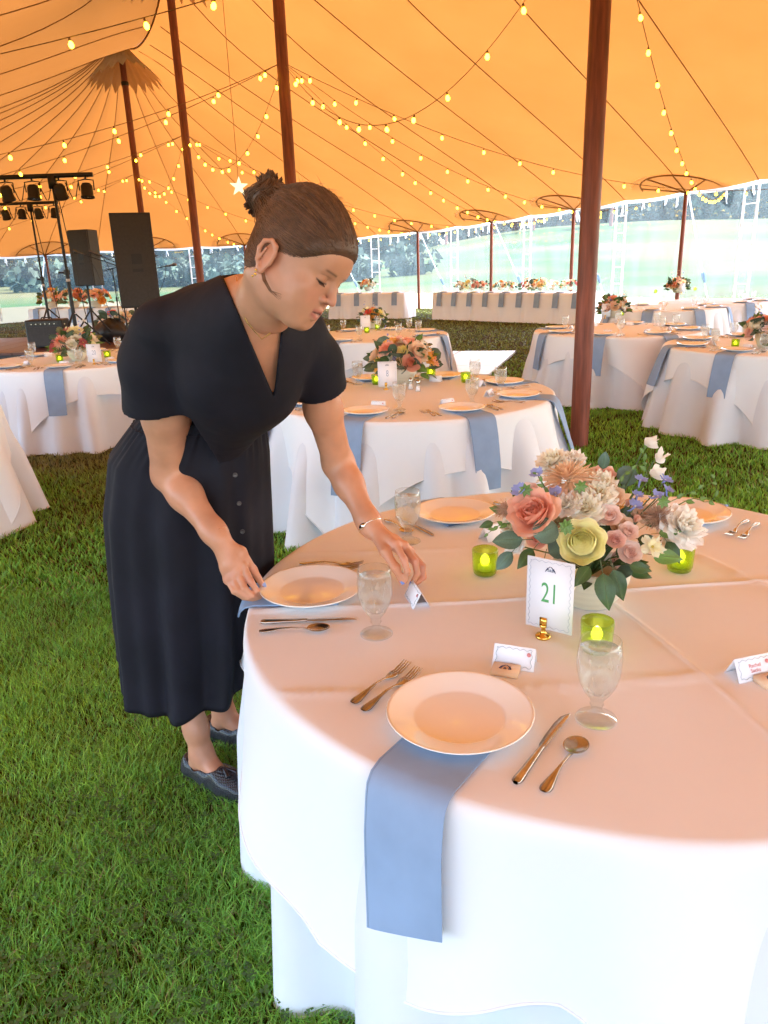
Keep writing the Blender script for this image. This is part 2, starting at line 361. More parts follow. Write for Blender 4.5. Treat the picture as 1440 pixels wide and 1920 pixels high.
# clear sidewalls between eave points
def wall_panel(k0, k1, label):
    e = thing('clear_sidewall', label, 'tent wall', group='clear vinyl sidewalls round the tent')
    a, b = rim(k0); a2, b2 = rim(k1); n = 12; ks_ = np.linspace(k0, k1, n); B = []
    for q in ks_:
        c0, c1 = rim(q); o = c1+(c1-c0)/np.linalg.norm(c1-c0)*.12; B.append((o[0], o[1]))
    B = np.array(B); w_ = .02*np.sin(np.linspace(0, 3*pi, n)); out = unit(np.append(B[-1]-B[0], 0))[:2]; nn = np.array([out[1], -out[0]])
    B2 = B+nn*w_[:, None]
    zt = canopy(*(np.array([rim(q)[1] for q in ks_]).T))-.03
    hs = .55
    P = np.array([[(*p, z0*(1-f)+f*hs) for p, z0 in zip(B2, zt)] for f in np.linspace(0, 1, 5)]); MB().grid(P).obj('window_pane', M['vinyl'], e)
    P = np.array([[(*p, hs+.004-(hs-.0)*f) for p in B2] for f in np.linspace(0, 1, 3)]); MB().grid(P).obj('wall_skirt', M['skirtwall'], e)
    return B2, zt, e
vis = []
kk = sorted([k for px, k, b in EAVE])
allk = [K0+i*STEP for i in range(0, NS, 2)]
lowk, highk = min(kk)-2*STEP, max(kk)+2*STEP
pan = [k for k in allk if lowk <= k < highk-1]
tot = len(pan); wl = []
for i, k in enumerate(pan):
    m_ = rim(k+STEP)[1]; v = np.array([m_[0], m_[1], 1.5-EYE]); px = 720+FP*(v@CR)/max(v@_f, .1); wl.append((px, k))
wl.sort()
for i, (px, k) in enumerate(wl):
    if px < -100: lab = f"{nth(i)} clear vinyl wall bay, outside the view to the left"
    elif px < 620: lab = f"{nth(i)} clear tent wall bay, behind the stage side"
    else: lab = f"{nth(i)} clear tent wall bay, facing the sloping field"
    B2, zt, e = wall_panel(k, k+2*STEP, lab)
    # white webbing ladder at the middle seam
    j = len(B2)//2; p = B2[j]; d = unit(np.append(B2[j+1]-B2[j-1], 0))[:2]
    mb = MB(); zz = zt[j]
    for s_ in (-.17, .17):
        mb.tube([(*(p+d*s_), .1), (*(p+d*s_), zz)], .028, 6)
    mb.obj('webbing_post', M['white'], e)
    mb = MB()
    for h in np.arange(.9, zz-.2, .42): MB().tube([(*(p-d*.17), h), (*(p+d*.17), h)], .013, 5).obj('webbing_rung', M['white'], e)
    mb = MB()
    nn = np.array([d[1], -d[0]])
    for q in range(9):     # loose ties hanging from the eave
        f_ = rnd.random(); jj = f_*(len(B2)-1); j0 = int(jj); pp = B2[j0]+nn*.03; L_ = .12+.22*rnd.random(); z0 = zt[j0]-.02
        mb.tube([(*pp, z0), (*(pp+d*.02), z0-L_*.5), (*(pp+d*.05*rnd.uniform(-1, 1)), z0-L_)], .012, 4)
        mb.tube([(*pp, z0), (*(pp-d*.03), z0-L_*.5), (*(pp-d*.06*rnd.random()), z0-L_*.9)], .012, 4)
    mb.obj('hanging_tie', M['white'], e)
# outside guy ropes with blue ratchets
gl = 0
for px, k, b in EAVE:
    a, b = rim(k); o = unit(np.append(b-a, 0))[:2]; zt = float(canopy(b[0], b[1]))
    top = np.array([*(b+o*.15), zt-.02]); bot = np.array([*(b+o*2.6), .05])
    gl += 1
    e = thing('guy_rope', f"{nth(gl-1)} white guy rope with blue ratchet outside the tent wall", 'rope', group='guy ropes staked outside the tent')
    MB().tube([top, top*.5+bot*.5-np.array([0, 0, .03]), bot], .022, 5).obj('rope', M['white'], e)
    c = top*.33+bot*.67; dd = unit(bot-top)
    MB().tube([c-dd*.18, c-dd*.08, c+dd*.1, c+dd*.2], [.03, .06, .05, .025], 6).obj('ratchet', M['strap'], e)
    MB().tube([bot-np.array([0, 0, .2]), bot+np.array([0, 0, .12])], .018, 6).obj('stake', M['black'], e)

# ================================================================ GROUND, FIELD, WOODS
def field_h(x, y):
    x = np.asarray(x, float); y = np.asarray(y, float)
    s = (x-A0[0])*nL[0]+(y-A0[1])*nL[1]
    f = np.clip((y-46)/180, 0, 1); f = f*f*(3-2*f)
    side = np.clip((x+20)/70, 0, 1); side = side*side*(3-2*side)
    return 9.5*f*side+.9*np.clip((y-60)/200, 0, 1)+.25*np.sin(x*.11)*np.clip((y-46)/60, 0, 1)
def gmat():
    m = mat('lawn_soil', (.035, .055, .014), .95, vary=.3, vs=2.2, col2=(.060, .040, .016), spec=.05, bump=.8, bs=40, bd=.02)
    N = m.node_tree.nodes; L = m.node_tree.links; b = N['Principled BSDF']; old = b.inputs['Base Color'].links[0].from_socket
    g = N.new('ShaderNodeNewGeometry'); sp = N.new('ShaderNodeSeparateXYZ'); L.new(g.outputs['Position'], sp.inputs[0])
    mr = N.new('ShaderNodeMapRange'); mr.inputs[1].default_value = 30; mr.inputs[2].default_value = 40; L.new(sp.outputs['Y'], mr.inputs[0])
    nz = N.new('ShaderNodeTexNoise'); nz.inputs['Scale'].default_value = .035; nz.inputs['Detail'].default_value = 3; L.new(g.outputs['Position'], nz.inputs[0])
    cr = N.new('ShaderNodeValToRGB'); cr.color_ramp.elements[0].position = .4; cr.color_ramp.elements[0].color = (.030, .062, .018, 1)
    cr.color_ramp.elements[1].position = .6; cr.color_ramp.elements[1].color = (.075, .07, .03, 1); L.new(nz.outputs[0], cr.inputs[0])
    mx = N.new('ShaderNodeMix'); mx.data_type = 'RGBA'; L.new(mr.outputs[0], mx.inputs[0]); L.new(old, mx.inputs[6]); L.new(cr.outputs[0], mx.inputs[7])
    L.new(mx.outputs[2], b.inputs['Base Color']); return m
gx = np.concatenate([np.linspace(-900, -60, 14), np.linspace(-55, 80, 60), np.linspace(90, 900, 14)])
gy = np.concatenate([np.linspace(-400, -20, 6), np.linspace(-15, 45, 12), np.linspace(50, 300, 60), np.linspace(330, 1500, 8)])
X, Y = np.meshgrid(gx, gy); MB().grid(np.stack([X, Y, field_h(X, Y)], -1)).obj('ground', gmat(), kind='structure')
# far woods: masses of leaf clumps
M['woods'] = mat('woodland_leaves', (.030, .058, .035), .8, vary=.4, vs=.25, attr=True)
def crown(mb, c, R, H, n, q):
    th = nr.rand(n)*2*pi; ph = np.arccos(1-2*nr.rand(n)); rr = (.55+.45*nr.rand(n)**.4)
    lob = 1+.25*np.sin(3*th+c[0])*np.sin(2*ph+c[1])
    P = np.stack([np.cos(th)*np.sin(ph)*R*rr*lob, np.sin(th)*np.sin(ph)*R*rr*lob, np.cos(ph)*H*rr*lob], -1)+np.asarray(c)
    a = nr.randn(n, 3); a /= np.linalg.norm(a, axis=1, keepdims=True); b = np.cross(a, nr.randn(n, 3)); b /= np.linalg.norm(b, axis=1, keepdims=True)
    s = q*(.6+.8*nr.rand(n, 1)); V = np.stack([P-a*s, P+b*s*.8, P+a*s, P-b*s*.8], 1).reshape(-1, 3)
    F = np.arange(4*n).reshape(-1, 4); cc = .85+.4*nr.rand(n, 1)*np.ones((1, 3)); mb.add(V, F, np.repeat(cc, 4, 0))
mb = MB()
for i in range(230):
    x = rnd.uniform(-190, 210); y = 250+rnd.uniform(0, 60) if x > -10 else rnd.uniform(120, 190)
    g = float(field_h(x, y)); H = rnd.uniform(8, 13) if x > -10 else rnd.uniform(7.5, 11)
    crown(mb, (x, y, g+H*.75), H*.55, H*.8, 620, .85)
mb.obj('far_woods', M['woods'], kind='stuff')
mb = MB()
for i in range(60):
    x = rnd.uniform(-75, 6); y = rnd.uniform(76, 92); g = float(field_h(x, y)); H = rnd.uniform(1.6, 2.6)
    crown(mb, (x, y, g+H*.6), H*.9, H*.7, 160, .45)
mb.obj('hedgerow', M['woods'], kind='stuff')
def tree(x, y, H, label):
    e = thing('tree', label, 'tree', (x, y, float(field_h(x, y))), group='trees standing out in front of the woods')
    mb = MB(); mb.tube([(0, 0, -.2), (0.1, 0, H*.3), (0, .1, H*.7)], [H*.035, H*.028, H*.01], 8)
    for k in range(5):
        a = k*1.3; mb.tube([(0, 0, H*(.3+.06*k)), (math.cos(a)*H*.15, math.sin(a)*H*.15, H*(.5+.06*k)), (math.cos(a)*H*.26, math.sin(a)*H*.26, H*(.6+.06*k))], [H*.016, H*.01, H*.004], 6)
    mb.obj('trunk', M['wood'], e)
    mb = MB()
    for k in range(7): crown(mb, (rnd.uniform(-.2, .2)*H, rnd.uniform(-.2, .2)*H, H*rnd.uniform(.55, .85)), H*.2, H*.18, 220, H*.035)
    mb.obj('crown', M['woods'], e)
tree(52, 175, 13, 'dark tree in front of the wood at the right, seen through the clear wall')
tree(38, 190, 10, 'smaller tree on the far slope right of the thick red pole')
tree(18, 200, 11, 'tree at the top of the field, left of the thick red pole')

# ================================================================ GRASS
def blades(name, zone, n, hmin, hmax, wid, seed, lean=.6):
    r_ = np.random.RandomState(seed); P = zone(r_, n); n = len(P)
    x, y = P[:, 0], P[:, 1]
    cl = .5+.5*np.sin(x*7.1+3*np.sin(y*3.3))*np.sin(y*6.3+2*np.sin(x*4.1)); cl2 = .5+.5*np.sin(x*1.9+1)*np.sin(y*2.3+.5*x)
    h = (hmin+(hmax-hmin)*r_.rand(n))*(.65+.6*cl); az = r_.rand(n)*2*pi; az = az*.9+(1.6*np.sin(x*2.1)+1.1*np.cos(y*2.7))
    ln = h*(lean*(.3+r_.rand(n))); wv = wid*(.6+.8*r_.rand(n))
    d = np.stack([np.cos(az), np.sin(az), 0*az], -1); s = np.stack([-np.sin(az+.4*r_.randn(n)), np.cos(az), 0*az], -1)*wv[:, None]
    b = np.stack([x, y, 0*x], -1); up = np.array([0, 0, 1.])
    m1 = b+up*(h*.55)[:, None]+d*(ln*.3)[:, None]; tip = b+up*(h*.92)[:, None]+d*ln[:, None]
    V = np.stack([b-s, b+s, m1+s*.8, m1-s*.8, tip], 1).reshape(-1, 3)
    i = np.arange(n)*5; q = np.stack([i, i+1, i+2, i+3], -1); t_ = np.stack([i+3, i+2, i+4], -1)
    dry = ((r_.rand(n) < .03+.07*(1-cl2))).astype(float)[:, None]
    g = np.array([.13, .42, .06]); g2 = np.array([.44, .74, .09]); dc = np.array([.30, .25, .10])
    mixv = (r_.rand(n)*.75*(.4+cl2))[:, None]; c = (g*(1-mixv)+g2*mixv)*(1-dry)+dc*dry
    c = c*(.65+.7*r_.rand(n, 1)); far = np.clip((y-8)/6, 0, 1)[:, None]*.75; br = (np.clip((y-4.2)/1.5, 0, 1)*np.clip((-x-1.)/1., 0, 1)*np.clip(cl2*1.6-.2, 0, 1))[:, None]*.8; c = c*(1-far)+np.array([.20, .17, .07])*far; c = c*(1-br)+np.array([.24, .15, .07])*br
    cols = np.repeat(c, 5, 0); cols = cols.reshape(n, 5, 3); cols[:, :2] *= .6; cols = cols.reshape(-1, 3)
    mb = MB(); mb.add(V, q, cols); mb.f.append(t_); mb.mi.append(np.zeros(n, int))
    return mb.obj(name, M['grassblade'], kind='stuff')
M['grassblade'] = translucent('grass_blades', (1, 1, 1), (1, 1, .8), .35, vary=.05, attr=True, rough=.5)
def z_near(r_, n):
    y = .55+(3.6-.55)*r_.rand(n)**1.05; x = -1.15*y*(.62)-.25+(1.15*y*.62+.65)*r_.rand(n); return np.stack([x, y], -1)
def z_mid(r_, n):
    y = 3.5+4.5*r_.rand(n)**1.2; x = (-.60+1.25*r_.rand(n))*y; return np.stack([x, y], -1)
def z_far(r_, n):
    y = 7.8+22*r_.rand(n)**1.3; x = (-.62+1.3*r_.rand(n))*y; return np.stack([x, y], -1)
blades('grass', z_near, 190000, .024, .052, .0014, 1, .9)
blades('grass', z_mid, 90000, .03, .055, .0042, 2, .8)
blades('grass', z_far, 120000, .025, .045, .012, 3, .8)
# clover leaves among the blades
r_ = np.random.RandomState(9); mb = MB(); V = []; F = []; k = 0; CC = []
for i in range(1000):
    x = r_.uniform(-1.0, .2); y = r_.uniform(.75, 2.0)
    if (math.sin(x*5)+math.cos(y*6+x*3)) < -.2 and r_.rand() < .8: continue
    z = r_.uniform(.03, .05); a0 = r_.rand()*6; s = r_.uniform(.004, .008); g = r_.uniform(.7, 1.3)
    for q in range(3):
        a = a0+q*2.094; c = np.array([x+math.cos(a)*s, y+math.sin(a)*s, z]); d = np.array([math.cos(a), math.sin(a), .2])*s; e_ = np.array([-math.sin(a), math.cos(a), 0])*s*.9
        V += [c-d, c+e_, c+d*.9, c-e_]; F.append([k, k+1, k+2, k+3]); k += 4; CC += [(.09*g, .19*g, .055*g)]*4
mb.add(V, F, np.array(CC)); mb.obj('clover', M['grassblade'], kind='stuff')
# ================================================================ TABLES, CLOTHS, TABLEWARE
TH = .76
def smoothrand(n_, seed, comps):
    r_ = np.random.RandomState(seed); th = np.linspace(0, 2*pi, n_, endpoint=False); f = 0*th
    for k, a in comps: f = f+a*np.sin(k*th+r_.rand()*6.28)
    return th, f
def skirt_mesh(R, H, seed, comps, flare, hang=None, off=0., n=360, rows=26, top=True, zoff=0., creases=False, sharp=1.0):
    """flat round top, then cloth falling in folds; hang(theta) = length of the drop"""
    th, f = smoothrand(n, seed, comps); f = f/np.abs(f).max()
    f = np.sign(f)*np.abs(f)**sharp
    L = np.array([hang(t) for t in th]) if hang else np.full(n, H)
    P = []; zt = TH+zoff; c, s = np.cos(th), np.sin(th)
    rt = np.concatenate([[.002], np.linspace(.06, .96, 44 if creases else 10)**.9, [.975, .99]])*(R+off) if top else []
    for r in rt:
        z = np.full(n, zt)
        if creases:
            x = r*c; y = r*s
            for (a, d, hgt, wdt) in creases:
                q = x*math.cos(a)+y*math.sin(a)-d+.012*np.sin(5*(y*math.cos(a)-x*math.sin(a))); z = z+hgt*np.exp(-np.abs(q)/wdt)
            z = z+.0012*np.sin(9*x+2*y)*np.sin(7*y-3*x)
        P.append(np.stack([r*c, r*s, z], -1))
    for i in range(rows+1):
        v = i/rows; d = L*v; k = np.clip(d/.045, 0, 1)
        rr = R+off+.012*np.sin(k*pi/2)-.0+flare*d+(.5*f+.35)*flare*1.2*np.clip(d, 0, 1)+f*(.075 if creases else .055)*np.clip(d/.35, 0, 1)**1.1
        z = zt-d+.012*(1-np.cos(k*pi/2))*0
        z = np.where(d < .03, zt-d*d/.06, z+.0)
        z = np.where(d >= .03, zt-.015-(d-.03), z)
        z = np.maximum(z, .004+.004*np.sin(th*40)**2)
        P.append(np.stack([rr*c, rr*s, z], -1))
    return np.array(P)
def hem(mb, ring, r=.0028):
    mb.tube(np.vstack([ring, ring[:1]]), r, 5, cap=False)
TABLES = {}; CLOTH = {}
def cloth_r(key, a, z):
    P, cx, cy = CLOTH[key]; n = P.shape[1]; k = int(round((a % (2*pi))/(2*pi)*n)) % n; best = 0
    for q in range(-9, 10):
        col = P[:, (k+q) % n]; zz = col[:, 2]; rr = np.hypot(col[:, 0], col[:, 1]); m_ = rr > rr.max()*.0+TABLES[key][2]*.97
        zs = zz[m_][::-1]; rs = rr[m_][::-1]; best = max(best, float(np.interp(z, zs, rs)))
    return best
def square_hang(half, R, rot, mx=.72):
    def h(t):
        a = t-rot; m = max(abs(math.cos(a)), abs(math.sin(a))); L = half/m-R
        return min(max(L, .05), mx)
    return h
def round_table(key, cx, cy, R, rot, phrase, seed, half=1.19, hang=None, creases=False, fine=False, near=False):
    TABLES[key] = (cx, cy, R, phrase)
    t = thing('round_table', f"round banquet table under the white cloths, {phrase}", 'table', (cx, cy, 0), 0, 'round tables under white cloths')
    MB().lathe([(0, TH-.03), (R-.01, TH-.03), (R-.008, TH-.02), (R-.01, TH-.008), (0, TH-.008)], 48).obj('tabletop', M['stage'], t)
    for a in range(4):
        x, y = .5*math.cos(a*pi/2+.8), .5*math.sin(a*pi/2+.8)
        MB().tube([(x, y, TH-.03), (x*1.1, y*1.1, 0)], .016, 8).obj('leg', M['black'], t)
    n = 480 if fine else 260
    mb = MB(); P = skirt_mesh(R, TH, seed, [(9, .6), (13, 1), (17, .9), (23, .6), (31, .25)], .13 if not near else .035, None, .004, n, 22, zoff=-.004, sharp=.8)
    mb.grid(P, True); hem(mb, P[-1]); o = mb.obj('underlay_cloth', M['linen2'], None); o.location = (cx, cy, 0)
    tag(o, f"floor length white underlay cloth in deep folds, {phrase}", 'tablecloth', 'floor length white underlays')
    mb = MB(); P = skirt_mesh(R, TH, seed+40, [(5, .5), (8, 1), (11, .9), (15, .5), (19, .3)], .10 if not near else .065, hang or square_hang(half, R, rot), .022, n, 22, zoff=.003, creases=creases, sharp=.9)
    mb.grid(P, True); hem(mb, P[-1], .0035); o = mb.obj('overlay_cloth', M['linen'], None); o.location = (cx, cy, 0)
    CLOTH[key] = (P, cx, cy); tag(o, f"square white top cloth with hanging corners, {phrase}", 'tablecloth', 'square white top cloths')
    TABLES[key] = (cx, cy, R, phrase)
# --- near table hang: control points (deg, drop)
_ha = np.array([0, 30, 60, 90, 120, 150, 172, 192, 206, 222, 238, 252, 268, 285, 305, 330, 360]); _hl = np.array([.35, .5, .7, .5, .4, .34, .30, .30, .36, .48, .42, .36, .40, .52, .62, .5, .35])
def near_hang(t):
    d = math.degrees(t) % 360; return float(np.interp(d, _ha, _hl))+.012*math.sin(d*.25)
NC = (.540, 1.768); NR = .868
PH = {'T21': 'nearest the camera, numbered 21', 'T8': 'behind the woman\'s arm', 'T20': 'behind her, numbered 20',
      'TR': 'at the right edge', 'TP': 'behind the thick pole', 'TB': 'before the field', 'TM': 'beyond the woman\'s face',
      'TL': 'cut off by the left edge, low down', 'TW': 'beside the clear wall'}
round_table('T21', *NC, NR, 0, PH['T21'], 3, hang=near_hang, creases=[(rad(93), -.02, .007, .005), (rad(91), -.44, .007, .006), (rad(15), .40, .008, .007), (rad(12), .0, .004, .005), (rad(92), .35, .004, .006)], fine=True, near=True)
round_table('T8', .20, 4.96, .91, rad(17), PH['T8'], 11, 1.20)
round_table('T20', -3.1, 7.85, .93, rad(30), PH['T20'], 12)
round_table('TR', 3.68, 7.05, .93, rad(20), PH['TR'], 13)
round_table('TP', 2.86, 9.05, .95, rad(50), PH['TP'], 14)
round_table('TB', 4.75, 12.7, .93, rad(10), PH['TB'], 15)
round_table('TM', -.10, 9.45, .93, rad(0), PH['TM'], 16)
round_table('TL', -3.50, 4.75, .93, rad(35), PH['TL'], 17)
round_table('TW', 6.1, 13.9, .93, rad(35), PH['TW'], 18)

# ---- tableware meshes (shared)
def plate_mesh():
    mb = MB(); p = [(0, .004), (.080, .004), (.088, .006), (.098, .012), (.130, .019), (.1355, .0215), (.137, .0200), (.132, .0155), (.100, .006), (.086, .0), (0, .0)]
    mb.lathe(p, 64); return mb.data('plate', M['plate'])
def subdiv_prof(p, k=4):
    p = np.array(p, float); t = np.arange(len(p)); tt = np.linspace(0, len(p)-1, (len(p)-1)*k+1)
    def cr(a): return np.interp(tt, t, a)
    return np.column_stack([cr(p[:, 0]), cr(p[:, 1])])
GO = [(0, .0), (.036, .0), (.0385, .0015), (.037, .004), (.020, .010), (.011, .018), (.0095, .026), (.013, .033), (.011, .038), (.014, .045), (.024, .058), (.034, .078), (.0395, .102), (.0405, .128), (.0385, .150), (.0365, .165)]
def goblet_meshes():
    outer = GO; inner = [(.0355, .165), (.0372, .150), (.039, .128), (.038, .102), (.0325, .079), (.022, .060), (.0, .052)]
    mb = MB(); mb.lathe(outer+inner, 40); g = mb.data('goblet', M['glass'])
    mt = MB(); mt.lathe(outer+[(.0358, .1655), (.0355, .164)], 40); tg = mt.data('goblet', M['tglass'])
    wp = [(0, .0535), (.0215, .0610), (.0318, .079), (.0372, .102), (.0382, .128), (.0368, .146), (0, .146)]
    mb = MB(); mb.lathe(wp, 36); return g, tg, mb.data('ice_water', M['water'])
def fork_mesh():
    mb = MB(); n = 18; P = []
    # handle along +y: y 0 (end) .. .11 ; spatulate end
    ys = [0, .004, .012, .03, .05, .075, .10, .112, .122, .130, .138]; ws = [.006, .0095, .011, .0085, .005, .0028, .0026, .005, .0095, .0115, .012]
    zs = [.004, .004, .0045, .006, .008, .010, .007, .004, .002, .002, .003]
    for y, w_, z in zip(ys, ws, zs): P.append([(-w_, y, z-.0005), (-w_*.6, y, z+.0012), (0, y, z+.0016), (w_*.6, y, z+.0012), (w_, y, z-.0005), (0, y, z-.0014)])
    mb.grid(np.array(P), True)
    for k in range(4):
        x = (-.0090+.006*k); mb.tube([(x, .135, .0028), (x, .150, .001), (x*1.02, .170, .0045), (x*1.02, .186, .009)], [.0018, .0016, .0015, .0008], 6)
    return mb.data('fork', M['steel'])
def spoon_mesh():
    mb = MB(); P = []; ys = [0, .004, .012, .03, .05, .075, .10, .118]; ws = [.006, .0095, .011, .0085, .005, .003, .0028, .004]; zs = [.004, .004, .0045, .006, .008, .009, .007, .004]
    for y, w_, z in zip(ys, ws, zs): P.append([(-w_, y, z-.0005), (-w_*.6, y, z+.0012), (0, y, z+.0016), (w_*.6, y, z+.0012), (w_, y, z-.0005), (0, y, z-.0014)])
    mb.grid(np.array(P), True)
    G = []; cy = .140
    for r in np.linspace(0.02, 1, 9):
        th = np.arange(24)*2*pi/24; x = .0215*r*np.cos(th); y = cy+.027*r*np.sin(th); G.append(np.stack([x, y, .0015+.0065*r**2+0*x], -1))
    for r in (1.02, .9, .6, .05):
        th = np.arange(24)*2*pi/24; x = .0215*r*np.cos(th); y = cy+.027*r*np.sin(th); G.append(np.stack([x, y, -.0005+.0082*min(r, 1)**2+0*x], -1))
    mb.grid(np.array(G), True); return mb.data('spoon', M['steel'])
def knife_mesh():
    mb = MB(); P = []; ys = [0, .003, .012, .04, .08, .108, .112]; ws = [.005, .0085, .0095, .008, .0065, .0055, .005]
    for y, w_ in zip(ys, ws): P.append([(-w_, y, .004), (-w_*.6, y, .0075), (w_*.6, y, .0075), (w_, y, .004), (w_*.6, y, .001), (-w_*.6, y, .001)])
    mb.grid(np.array(P), True); P = []
    for y, a, b in [(.108, -.005, .005), (.118, -.008, .006), (.15, -.0095, .007), (.19, -.0095, .0072), (.215, -.007, .0072), (.228, -.001, .007), (.232, .005, .0066)]:
        P.append([(a, y, .0035), ((a+b)/2, y, .0055), (b, y, .0048), (b, y, .0040), ((a+b)/2, y, .0032)])
    mb.grid(np.array(P), True); return mb.data('knife', M['steel'])
def votive():
    mb = MB(); n = 48; P = []
    prof = [(0, .0), (.027, .0), (.031, .004), (.0315, .010)]+[(.032+.002*k/10, .012+.0045*k) for k in range(13)]+[(.035, .072), (.033, .072), (.0315, .060), (.030, .012), (0, .010)]
    for j, (r, z) in enumerate(prof):
        th = np.arange(n)*2*pi/n; bump = (.0016*(np.cos(th*24+(pi if j % 2 else 0)) > 0)) if .012 <= z <= .066 and 4 <= j <= 16 else 0*th
        P.append(np.stack([(r+bump)*np.cos(th), (r+bump)*np.sin(th), z+0*th], -1))
    mb.grid(np.array(P), True); g = mb.data('votive_glass', M['green_glass'])
    mb = MB(); mb.lathe([(0, .012), (.019, .012), (.019, .026), (0, .026)], 20); wx = mb.data('tealight', M['wax'])
    mb = MB(); mb.lathe([(0, .026), (.010, .030), (.013, .040), (.008, .052), (0, .060)], 12); fl = mb.data('flame', M['flame'])
    return g, wx, fl
ME = dict(plate=plate_mesh(), fork=fork_mesh(), spoon=spoon_mesh(), knife=knife_mesh()); ME['gob'], ME['tgob'], ME['ice'] = goblet_meshes(); ME['vot'], ME['wax'], ME['flame'] = votive()
# lettering -> mesh
def text_mesh(txt, size, m, ext=.0002, sx=1.):
    cu = bpy.data.curves.new('lettering', 'FONT'); cu.body = txt; cu.size = size; cu.extrude = ext; cu.align_x = 'CENTER'; cu.align_y = 'CENTER'; cu.space_line = .9
    ob = bpy.data.objects.new('tmp', cu); C.objects.link(ob); dg = bpy.context.evaluated_depsgraph_get(); me = bpy.data.meshes.new_from_object(ob.evaluated_get(dg))
    bpy.data.objects.remove(ob); me.materials.clear(); me.materials.append(m); me.name = 'lettering'
    for v in me.vertices: v.co.x *= sx
    return me
def wavy(w_, h_, amp, m, r=.0004, per=.016, z=.0008):
    pts = []
    def side(a, b, nrm):
        a = np.array(a); b = np.array(b); L = np.linalg.norm(b-a); k = max(2, round(L/per))
        for t in np.linspace(0, 1, int(k*8), endpoint=False): pts.append((*(a+(b-a)*t+np.array(nrm)*amp*math.sin(t*k*2*pi)), z))
    w2, h2 = w_/2, h_/2
    side((-w2, -h2), (w2, -h2), (0, 1)); side((w2, -h2), (w2, h2), (1, 0)); side((w2, h2), (-w2, h2), (0, 1)); side((-w2, h2), (-w2, -h2), (1, 0))
    mb = MB(); mb.tube(np.array(pts+[pts[0]]), r, 4, cap=False); return mb.data('wavy_border', m)
def crest(s):
    """monogram with two long-tailed birds leaning on it"""
    mb = MB()
    for sg in (-1, 1):
        mb.tube([(sg*.30*s, .30*s, .0006), (sg*.62*s, -.05*s, .0006), (sg*.85*s, -.45*s, .0006)], [.05*s, .10*s, .04*s], 5)
        mb.tube([(sg*.30*s, .30*s, .0006), (sg*.12*s, .5*s, .0006), (0, .46*s, .0006)], [.06*s, .04*s, .02*s], 5)
        mb.tube([(sg*.45*s, .12*s, .0006), (sg*.62*s, .3*s, .0006)], [.05*s, .02*s], 5)
    me1 = mb.data('crest', M['blueink']); return me1
CR_S = crest(.015); TX = {'SB': text_mesh('S & B', .011, M['blueink'])}
def place_card(pos, yaw, label, words=None):
    e = thing('place_card', label, 'place card', pos, yaw, 'folded white place cards'); h_ = .048; a = rad(62); w_ = .088
    dz = h_*math.sin(a); dy = h_*math.cos(a); mb = MB()
    for sg in (-1, 1):
        V = [(-w_/2, sg*dy, 0), (w_/2, sg*dy, 0), (w_/2, 0, dz), (-w_/2, 0, dz)]; V2 = [(x, y-sg*.0006, z-.0005) for x, y, z in V]
        mb.add(V+V2, [[0, 1, 2, 3], [7, 6, 5, 4], [0, 4, 5, 1], [1, 5, 6, 2], [3, 7, 4, 0]])
    mb.obj('card_fold', M['paper'], e)
    Mx = Matrix.Translation((0, -dy/2-.0004, dz/2+.0003))@Matrix.Rotation(a, 4, 'X')
    b = link('wavy_border', WV, e); b.matrix_local = Mx
    if words:
        t_ = link('lettering', words, e); t_.matrix_local = Mx@Matrix.Translation((0, 0, .0006))
    d = link('red_seal', SEAL, e); d.matrix_local = Mx@Matrix.Translation((.031, .009, .0004))
    return e
WV = wavy(.074, .036, .0016, M['lineink']); SEAL = MB().lathe([(0, .0008), (.004, .0008), (.0045, 0)], 10).data('red_seal', M['pinkink'])
NAMEA = text_mesh('Rachel\nSacks', .011, M['pinkink'])
def favor_box(pos, yaw, label):
    e = thing('favor_box', label, 'favor box', pos, yaw, 'small peach favor boxes')
    MB().box((0, 0, .006), (.028, .018, .006)).obj('box_body', M['favor'], e)
    c = link('crest', CR_S, e); c.location = (0, .001, .0122); t_ = link('lettering', TX['SB'], e); t_.location = (0, -.004, .0125); return e
